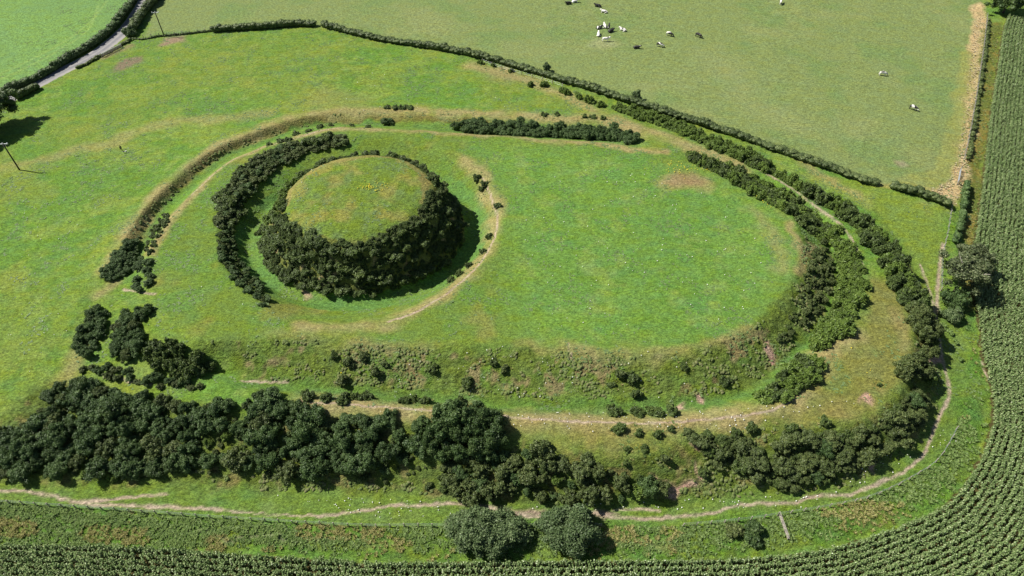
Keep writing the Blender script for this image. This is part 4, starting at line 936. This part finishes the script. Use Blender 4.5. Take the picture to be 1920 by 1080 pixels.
# low leafy turf: thistles and docks that give the pasture its grain
M_turf = foliage("turf_leaf", (.12,.20,.06), (.15,.23,.08), (.19,.26,.11), trans=.3, clump=False)
low = [tuft_mesh("turf_tuft", 9, .09, .30, .17, M_turf, 40+i, .9) for i in range(3)]
tp = np.column_stack([-160+320*g.random(90000), 60+190*g.random(90000)])
tp = tp[np.abs(tp[:, 0]) < tp[:, 1]*.62+45]
keep = (fbm(tp[:, 0], tp[:, 1], 6, 3)*.6+fbm(tp[:, 0], tp[:, 1], 1.8, 1)*.5 > .65) & ~inside(tp[:, 0], tp[:, 1], GL(cow_poly)) & ~inside(tp[:, 0], tp[:, 1], maize_poly) & (tp[:, 1] > 70)
scatter("thistle_patches", tp[keep], low, .7, 1.5, 8, "bluish green thistle and dock leaves in patches over the pasture", .0)

# hummocks of cropped turf: the poached, stepped slopes
def hummock(seed):
    g = np.random.default_rng(seed); iv, jf = ico(); v = iv*np.array([.36, .26, .26])*(1+.3*(g.random((len(iv), 1))-.5)); v[:, 2] = np.maximum(v[:, 2], -.15)
    return mesh_np("turf_hummock", v, jf, M_hum, smooth=True)
M_hum = foliage("hummock_turf", (.085,.120,.032), (.105,.140,.038), (.14,.145,.06), trans=0, rough=.9, leafvar=.0, clump=False)
HUM = [hummock(i) for i in range(4)]
hp = np.vstack([band_points(GL([(215,505), (240,450), (264,408), (310,358), (360,310), (420,275), (500,245), (640,212), (640,228), (510,256), (433,282), (378,314), (328,362), (276,414), (255,460), (235,510)]), 6000, g), band_points(GL(scarp_poly), 26000, g), band_points(GL([(1230,856), (1400,806), (1640,797), (1700,720), (1722,620), (1768,700), (1756,775), (1728,832), (1600,910), (1440,930), (1280,935), (1190,900)]), 9000, g), band_points(GL([(300,880), (420,918), (750,922), (1000,948), (1100,940), (820,900)]), 3000, g)])
hn = fbm(hp[:, 0], hp[:, 1], 5, 6)*.6+fbm(hp[:, 0], hp[:, 1]*1.5, 1.6, 2)*.5
hp = hp[(hn > .575)]
for q in SCARS: hp = hp[~inside(hp[:, 0], hp[:, 1], q)]
scatter("turf_hummocks", hp, HUM, .45, 1.2, 9, "trodden hummocks of short turf covering the steep castle slopes", .06)

# undergrowth between the bushes
def slope_pts(a0, a1, f0, f1, n_):
    a = R(a0)+(R(a1)-R(a0))*g.random(n_); f = f0+(f1-f0)*g.random(n_)
    return np.stack([MC[0]+(BC[0]-MC[0])*f+(MRX+(BRX-MRX)*f)*np.cos(a), MC[1]+(BC[1]-MC[1])*f+(MRY+(BRY-MRY)*f)*np.sin(a)], 1)
def shoulder(n_):
    q = slope_pts(-75, 5, -.14, .15, n_); return q[fbm(q[:, 0], q[:, 1], 4, 3)*.7+g.random(len(q))*.3 > .48]
scatter("gorse_undergrowth", np.vstack([slope_pts(194, 352, .08, .97, 900), slope_pts(-8, 62, .05, .9, 260), slope_pts(62, 150, .15, .5, 120)]), GORSE[:5], .26, .52, 12, "low tangled gorse filling the gaps between bushes on the mound", .05)
scatter("bramble_undergrowth", np.vstack([shoulder(200)]+[band_points(GL(p), n_, g) for p, n_ in (
    ([(405,420), (412,380), (430,345), (468,305), (520,278), (560,268), (600,260), (645,258), (652,268), (580,286), (525,308), (485,345), (456,388), (436,430), (450,490), (505,570), (490,575), (440,525), (412,480)], 2600),
    ([(120,740), (330,762), (530,760), (800,820), (900,850), (1230,905), (1230,935), (900,930), (600,890), (280,890), (0,890), (0,830)], 900),
    ([(1448,860), (1500,818), (1640,803), (1712,735), (1735,755), (1685,835), (1612,880), (1480,920)], 1300),
    ([(1290,815), (1405,825), (1478,900), (1465,922), (1380,878), (1320,850)], 500),
    ([(1515,490), (1545,455), (1560,505), (1556,560), (1530,590), (1480,640), (1450,650), (1495,560)], 500))]), SCRUBS+GORSE[5:], .30, .60, 13, "low tangled bramble and briar under and between the thicket bushes", .05)
scatter("bright_gorse_undergrowth", np.vstack([band_points(GL(p), n_, g) for p, n_ in (
    ([(1290,290), (1340,303), (1400,330), (1445,350), (1490,380), (1530,405), (1560,430), (1545,458), (1500,418), (1455,390), (1400,358), (1350,328), (1300,304)], 2200),
    ([(1562,435), (1590,460), (1608,495), (1616,535), (1610,580), (1592,615), (1540,650), (1518,648), (1555,595), (1572,535), (1572,485)], 1100),
    ([(1422,750), (1440,742), (1480,698), (1500,672), (1532,680), (1525,705), (1490,738), (1450,755)], 700),
    ([(1390,297), (1430,310), (1480,340), (1540,370), (1590,390), (1630,425), (1670,467), (1692,510), (1716,550), (1738,595), (1724,603), (1692,570), (1668,525), (1640,475), (1605,435), (1570,400), (1510,365), (1450,327), (1400,311)], 3000))]), GORSEB[:4]+GORSE[:1], .30, .6, 14, "low green gorse shoots between the bushes of the right banks", .05)  # small gorse plants, mostly the bright-leaved ones

# ------------------------------------------------------------------ fences, gate, poles, footbridge
POST = MB().box((0, 0, .6), (.15, .15, 1.4)).mesh("post", M_post)
def fence(pxs, label, step=2.4, wires=(.45, .8, 1.1), world=None):
    q = smooth_line(GL(pxs) if world is None else world, step); p0 = Vector((*q[0], float(gz(*q[0])))); root = empty("wire_fence", p0)
    tops = []
    for x, y in q:
        z = float(gz(x, y)); o = obj("post", POST, root, Vector((x, y, z))-p0, (random.gauss(0, .03), random.gauss(0, .03), random.random())); tops.append(Vector((x, y, z))-p0)
    for h in wires:
        mb = MB(); mb.tube([t+Vector((0, .06, h)) for t in tops], .012, 4, False); obj("wire", mb.mesh("wire", M_zinc), root)
    return tag(root, label, "fence")
fence(FENCE_B[:13], "post and wire fence along the lower side of the path, left of the willows")
fence(FENCE_B[13:], "post and wire fence curving along the path right of the willows, past the footbridge")
fence([(1850,30), (1843,90), (1834,150), (1826,200), (1816,255), (1806,300)], "post and wire fence along the straw-coloured strip")
fence([(1783,390), (1779,415), (1774,445), (1766,480), (1764,520), (1763,560)], "post and wire fence from the field corner to the grey trees")
fence([(270,73), (300,69), (345,65), (400,59)], "thin fence through the low hedge by the far power pole")
fence([(905,118), (960,136), (1010,150), (1060,166)], "old wire fence along the ridge below the long hedge", 3.5, (.5, 1.0))
# metal gate
a, b2 = S(1794,346), S(1799,322); dv = b2-a; ln = dv.length; root = empty("metal_gate", a, math.atan2(dv.y, dv.x))
for h in (.3, .5, .7, .9, 1.1, 1.3): obj("rail", MB().tube([(0, 0, h), (ln, 0, h)], .035, 6).mesh("rail", M_zinc), root)
for x in (0, ln*.5, ln): obj("upright", MB().tube([(x, 0, .15), (x, 0, 1.34)], .04, 6).mesh("upright", M_zinc), root)
for x in (-.15, ln+.15): obj("gatepost", MB().box((x, 0, .7), (.18, .18, 1.7)).mesh("gatepost", M_post), root)
tag(root, "galvanised metal field gate between the hedge and the straw-coloured strip", "gate")
# pale rail fence near the lane
a, b2 = S(192,108), S(229,89); dv = b2-a; ln = math.hypot(dv.x, dv.y); root = empty("rail_fence", a, math.atan2(dv.y, dv.x))
for i in range(5): obj("post", MB().box((ln*i/4, 0, .5), (.14, .14, 1.4)).mesh("post", M_post), root)
for h in (.45, .8, 1.15): obj("rail", MB().box((ln/2, -.1, h), (ln, .05, .16)).mesh("rail", M_porc if h > 1 else M_post), root)
tag(root, "pale wooden rail fence across the old gateway beside the lane", "fence")
# footbridge
a, b2 = S(1478,1012), S(1461,966); a.z += .25; b2.z += .25; dv = b2-a; ln = math.hypot(dv.x, dv.y); root = empty("footbridge", a, math.atan2(dv.y, dv.x)); sl_ = (b2.z-a.z)
nP = int(ln/.24); PL = MB().box((0, 0, 0), (.2, .42, .05)).mesh("plank", M_post)
for i in range(nP): obj("plank", PL, root, (.12+i*ln/nP, random.gauss(0, .012), .1+sl_*i/nP+random.gauss(0, .006)))
for s in (-.16, .16): obj("beam", MB().tube([(0, s, 0), (ln, s, sl_)], .06, 6).mesh("beam", M_post), root)
for s in (.24,):
    for t in (0, .33, .66, 1): obj("handrail_post", MB().box((ln*t, s, .5+sl_*t), (.09, .09, 1.2)).mesh("handrail_post", M_post), root)
    obj("handrail", MB().tube([(0, s, 1.12), (ln, s, 1.12+sl_)], .04, 6).mesh("handrail", M_dead), root)
    obj("handrail", MB().tube([(0, s, .6), (ln, s, .6+sl_)], .03, 6).mesh("handrail", M_dead), root)
tag(root, "narrow wooden footbridge with one handrail across the overgrown margin", "footbridge")
# power poles
def pole(px, py, h, rz, label):
    root = empty("power_pole", S(px, py), rz)
    obj("pole", MB().tube([(0, 0, -.5), (0, 0, h*.5), (0, 0, h)], [.19, .165, .14], 10).mesh("pole", M_polewood, True), root)
    obj("crossarm", MB().box((0, .17, h-.18), (2.2, .13, .14)).mesh("crossarm", M_porc), root)
    for x, y_, zz in ((-1.0, .17, h-.11), (0, 0, h), (1.0, .17, h-.11)):
        o = obj("insulator", MB().tube([(x, y_, zz), (x, y_, zz+.1), (x, y_, zz+.16), (x, y_, zz+.28)], [.06, .11, .06, .09], 8).mesh("insulator", M_porc, True), root)
    for sgn in (-1, 1): obj("brace", MB().tube([(sgn*.75, .19, h-.2), (0, .19, h-.85)], .03, 5).mesh("brace", M_zinc), root)
    return tag(root, label, "power pole")
pole(37, 319, 7.9, R(4), "nearer dark wooden power pole with pale crossarm standing in the left pasture")
pole(308, 68, 8.0, R(8), "farther dark wooden power pole with pale crossarm on the field boundary")

# ------------------------------------------------------------------ animals and the walker
def skin_mesh(name, verts, edges, radii, mats, sub=1, face_mat=None):
    me = bpy.data.meshes.new(name+"_sk"); me.from_pydata(verts, edges, []); o = bpy.data.objects.new(name+"_sk", me); C.objects.link(o)
    md = o.modifiers.new("s", 'SKIN'); sv = me.skin_vertices[0].data
    for i, r_ in enumerate(radii): sv[i].radius = r_ if isinstance(r_, tuple) else (r_, r_); sv[i].use_root = (i == 0)
    sd = o.modifiers.new("u", 'SUBSURF'); sd.levels = sub; sd.render_levels = sub
    dg = bpy.context.evaluated_depsgraph_get(); out = bpy.data.meshes.new_from_object(o.evaluated_get(dg)); out.name = name
    bpy.data.objects.remove(o); bpy.data.meshes.remove(me)
    out.materials.clear()
    for q in mats: out.materials.append(q)
    for p in out.polygons:
        p.use_smooth = True; p.material_index = face_mat(p.center) if face_mat else 0
    return out
def hide(name, level, flip=False):
    m, n, l, b = mat_new(name); tc = n.new("ShaderNodeTexCoord"); oi = n.new("ShaderNodeObjectInfo"); ad = n.new("ShaderNodeVectorMath"); ad.operation = 'ADD'
    sc_ = n.new("ShaderNodeVectorMath"); sc_.operation = 'SCALE'; sc_.inputs[0].default_value = (37, 19, 53); l.new(oi.outputs["Random"], sc_.inputs[3])
    l.new(tc.outputs["Object"], ad.inputs[0]); l.new(sc_.outputs[0], ad.inputs[1])
    no = n.new("ShaderNodeTexNoise"); no.inputs["Scale"].default_value = 1.35; no.inputs["Detail"].default_value = 1.5; l.new(ad.outputs[0], no.inputs["Vector"])
    cr = n.new("ShaderNodeValToRGB"); e = cr.color_ramp.elements; e[0].position = level-.015; e[1].position = level+.015
    e[0].color = (.02, .018, .017, 1); e[1].color = (.78, .75, .70, 1); l.new(no.outputs[0], cr.inputs[0]); l.new(cr.outputs[0], b.inputs["Base Color"]); b.inputs["Roughness"].default_value = .7
    return m
H_white = hide("hide_mostly_white", .42); H_mixed = hide("hide_black_and_white", .54); H_black = hide("hide_mostly_black", .68)
def cow_mesh(pose, mat):
    if pose == "lie":
        v = [(-.75,0,.62), (-.3,0,.62), (.25,0,.6), (.7,0,.66), (.98,0,.88), (1.22,0,1.02), (1.55,0,.86)]; r = [(.36,.40), (.43,.46), (.42,.45), (.36,.36), .19, .17, .10]
        e = [(0,1), (1,2), (2,3), (3,4), (4,5), (5,6)]
        for s in (-1, 1):
            k = len(v); v += [(-.7, s*.38, .32), (-.15, s*.55, .14), (-.45, s*.58, .08)]; r += [.17, .09, .07]; e += [(0, k), (k, k+1), (k+1, k+2)]
            k = len(v); v += [(.66, s*.3, .34), (1.0, s*.34, .12), (.7, s*.36, .07)]; r += [.14, .08, .06]; e += [(3, k), (k, k+1), (k+1, k+2)]
        k = len(v); v += [(-1.08, 0, .5), (-1.12, .12, .15)]; r += [.045, .04]; e += [(0, k), (k, k+1)]
        hd = 5
    else:
        v = [(-.8,0,1.14), (-.3,0,1.08), (.25,0,1.06), (.72,0,1.14)]; r = [(.30,.33), (.36,.42), (.36,.42), (.28,.34)]; e = [(0,1), (1,2), (2,3)]
        if pose == "graze": v += [(1.02,0,.92), (1.28,0,.52), (1.46,0,.18)]
        else: v += [(1.05,0,1.34), (1.28,0,1.46), (1.62,0,1.26)]
        r += [.18, .16, .09]; e += [(3,4), (4,5), (5,6)]
        for s in (-1, 1):
            k = len(v); v += [(-.78, s*.2, .82), (-.92, s*.2, .46), (-.82, s*.2, .03)]; r += [.16, .075, .065]; e += [(0, k), (k, k+1), (k+1, k+2)]
            k = len(v); v += [(.66, s*.18, .78), (.7, s*.18, .42), (.66, s*.18, .03)]; r += [.12, .07, .06]; e += [(3, k), (k, k+1), (k+1, k+2)]
        k = len(v); v += [(-1.08, 0, 1.05), (-1.14, 0, .45)]; r += [.045, .04]; e += [(0, k), (k, k+1)]
        k = len(v); v += [(-.5, 0, .66)]; r += [.15]; e += [(1, k)]
        hd = 5
    for s in (-1, 1):
        k = len(v); x, y, z = v[hd]; v += [(x-.05, s*.27, z+.06)]; r += [.055]; e += [(hd, k)]
    return skin_mesh("cow", v, e, r, [mat])
cache = {}
CG = "dairy cows in the far field"
cows = [(1066,8,"lie","b",200,"black cow lying at the very top of the field, left of a white one"), (1077,5,"lie","w",15,"white cow with dark head lying right against the black one at the top"),
 (1121,13,"lie","b",170,"black cow lying alone above the main huddle"), (1133,24,"lie","w",160,"white cow lying between the lone black one and the huddle"),
 (1123,54,"lie","m",20,"half white, half black cow lying on the left of the huddle"), (1134,51,"lie","w",100,"white cow lying at the back of the huddle"),
 (1141,55,"stand","b",75,"dark cow standing up among the lying huddle"), (1145,60,"lie","b",30,"dark cow lying right of the standing one in the huddle"),
 (1122,67,"lie","w",85,"white cow lying in front of the huddle, lower left"), (1135,78,"stand","w",2,"white cow with black patches standing side-on in front of the huddle"),
 (1168,58,"lie","w",150,"white cow lying a little way right of the huddle"), (1193,91,"lie","b",355,"black cow with a little white lying apart, nearest the hedge"),
 (1237,88,"graze","m",-25,"piebald cow grazing, lowest of the three grazing together"), (1255,68,"graze","m",-30,"piebald cow grazing, middle of the three grazing together"),
 (1309,70,"graze","b",-40,"dark piebald cow grazing, rightmost of the three grazing together"), (1463,8,"stand","w",70,"white cow standing alone at the top edge of the field"),
 (1654,142,"graze","w",-10,"pale cow grazing alone in the right half of the field"), (1711,206,"graze","m",-35,"piebald cow grazing nearest the straw-coloured strip")]
for px, py, pose, tone, hd, lb in cows:
    key = (pose, tone)
    if key not in cache: cache[key] = cow_mesh(pose, {"w": H_white, "m": H_mixed, "b": H_black}[tone])
    o = obj("cow", cache[key], loc=S(px, py)-Vector((0, 0, .03)), rot=(0, 0, R(hd))); o.scale = (1.06,)*3
    tag(o, lb, "cow", CG)
# walker and dog
M_coat = plain("navy_coat", (.02, .022, .03), .8); M_trs = plain("dark_trousers", (.03, .028, .027), .8); M_skin = plain("skin", (.45, .28, .2), .5, 0, .05); M_hair = plain("hair", (.06, .04, .025), .6)
v = [(0,0,.95), (0,0,1.15), (0,0,1.38), (0,0,1.5), (.02,0,1.6), (.02,0,1.72)]; r = [(.16,.12), (.15,.11), (.18,.11), .06, .085, .09]; e = [(0,1), (1,2), (2,3), (3,4), (4,5)]
for s in (-1, 1):
    k = len(v); f = s*.16; v += [(0, s*.09, .9), (f*.6, s*.1, .5), (f-.05, s*.1, .07), (f+.13, s*.1, .04)]; r += [.1, .065, .05, .045]; e += [(0, k), (k, k+1), (k+1, k+2), (k+2, k+3)]
    k = len(v); v += [(0, s*.2, 1.4), (-f*.5, s*.25, 1.12), (-f*.2+.08, s*.24, .88), (-f*.2+.12, s*.235, .8)]; r += [.06, .05, .04, .035]; e += [(2, k), (k, k+1), (k+1, k+2), (k+2, k+3)]
pm = skin_mesh("person", v, e, r, [M_coat, M_trs, M_skin], 2, lambda c: 2 if c.z > 1.5 or (c.z < .84 and abs(c.y) > .19) else (1 if c.z < .93 and abs(c.y) < .19 else 0))
pr = obj("person", pm, loc=S(229,283), rot=(0, 0, R(-40)))
hb = MB(); bmesh.ops.create_uvsphere(hb.bm, u_segments=12, v_segments=8, radius=.102, matrix=Matrix.Translation((.005, 0, 1.70)))
bmesh.ops.delete(hb.bm, geom=[q for q in hb.bm.verts if q.co.z < 1.66 or q.co.x > .07], context='VERTS')
obj("hair", hb.mesh("hair", M_hair, True), pr)
tag(pr, "person in dark clothes walking across the left pasture with a dog", "person")
v = [(-.3,0,.45), (0,0,.43), (.25,0,.46), (.38,0,.56), (.5,0,.62), (.66,0,.56)]; r = [(.11,.12), (.12,.14), (.12,.14), .08, .085, .045]; e = [(0,1), (1,2), (2,3), (3,4), (4,5)]
for s in (-1, 1):
    k = len(v); v += [(-.3, s*.07, .34), (-.37, s*.07, .17), (-.32, s*.07, .02)]; r += [.06, .03, .028]; e += [(0, k), (k, k+1), (k+1, k+2)]
    k = len(v); v += [(.25, s*.07, .32), (.26, s*.07, .16), (.26, s*.07, .02)]; r += [.05, .03, .028]; e += [(2, k), (k, k+1), (k+1, k+2)]
    k = len(v); v += [(.47, s*.07, .72)]; r += [.03]; e += [(4, k)]
k = len(v); v += [(-.48, 0, .5), (-.66, 0, .62)]; r += [.035, .025]; e += [(0, k), (k, k+1)]
dm = skin_mesh("dog", v, e, r, [hide("sheepdog_coat", .5)])
tag(obj("dog", dm, loc=S(235.5,287), rot=(0, 0, R(20))), "black and white sheepdog beside the walker in the left pasture", "dog")
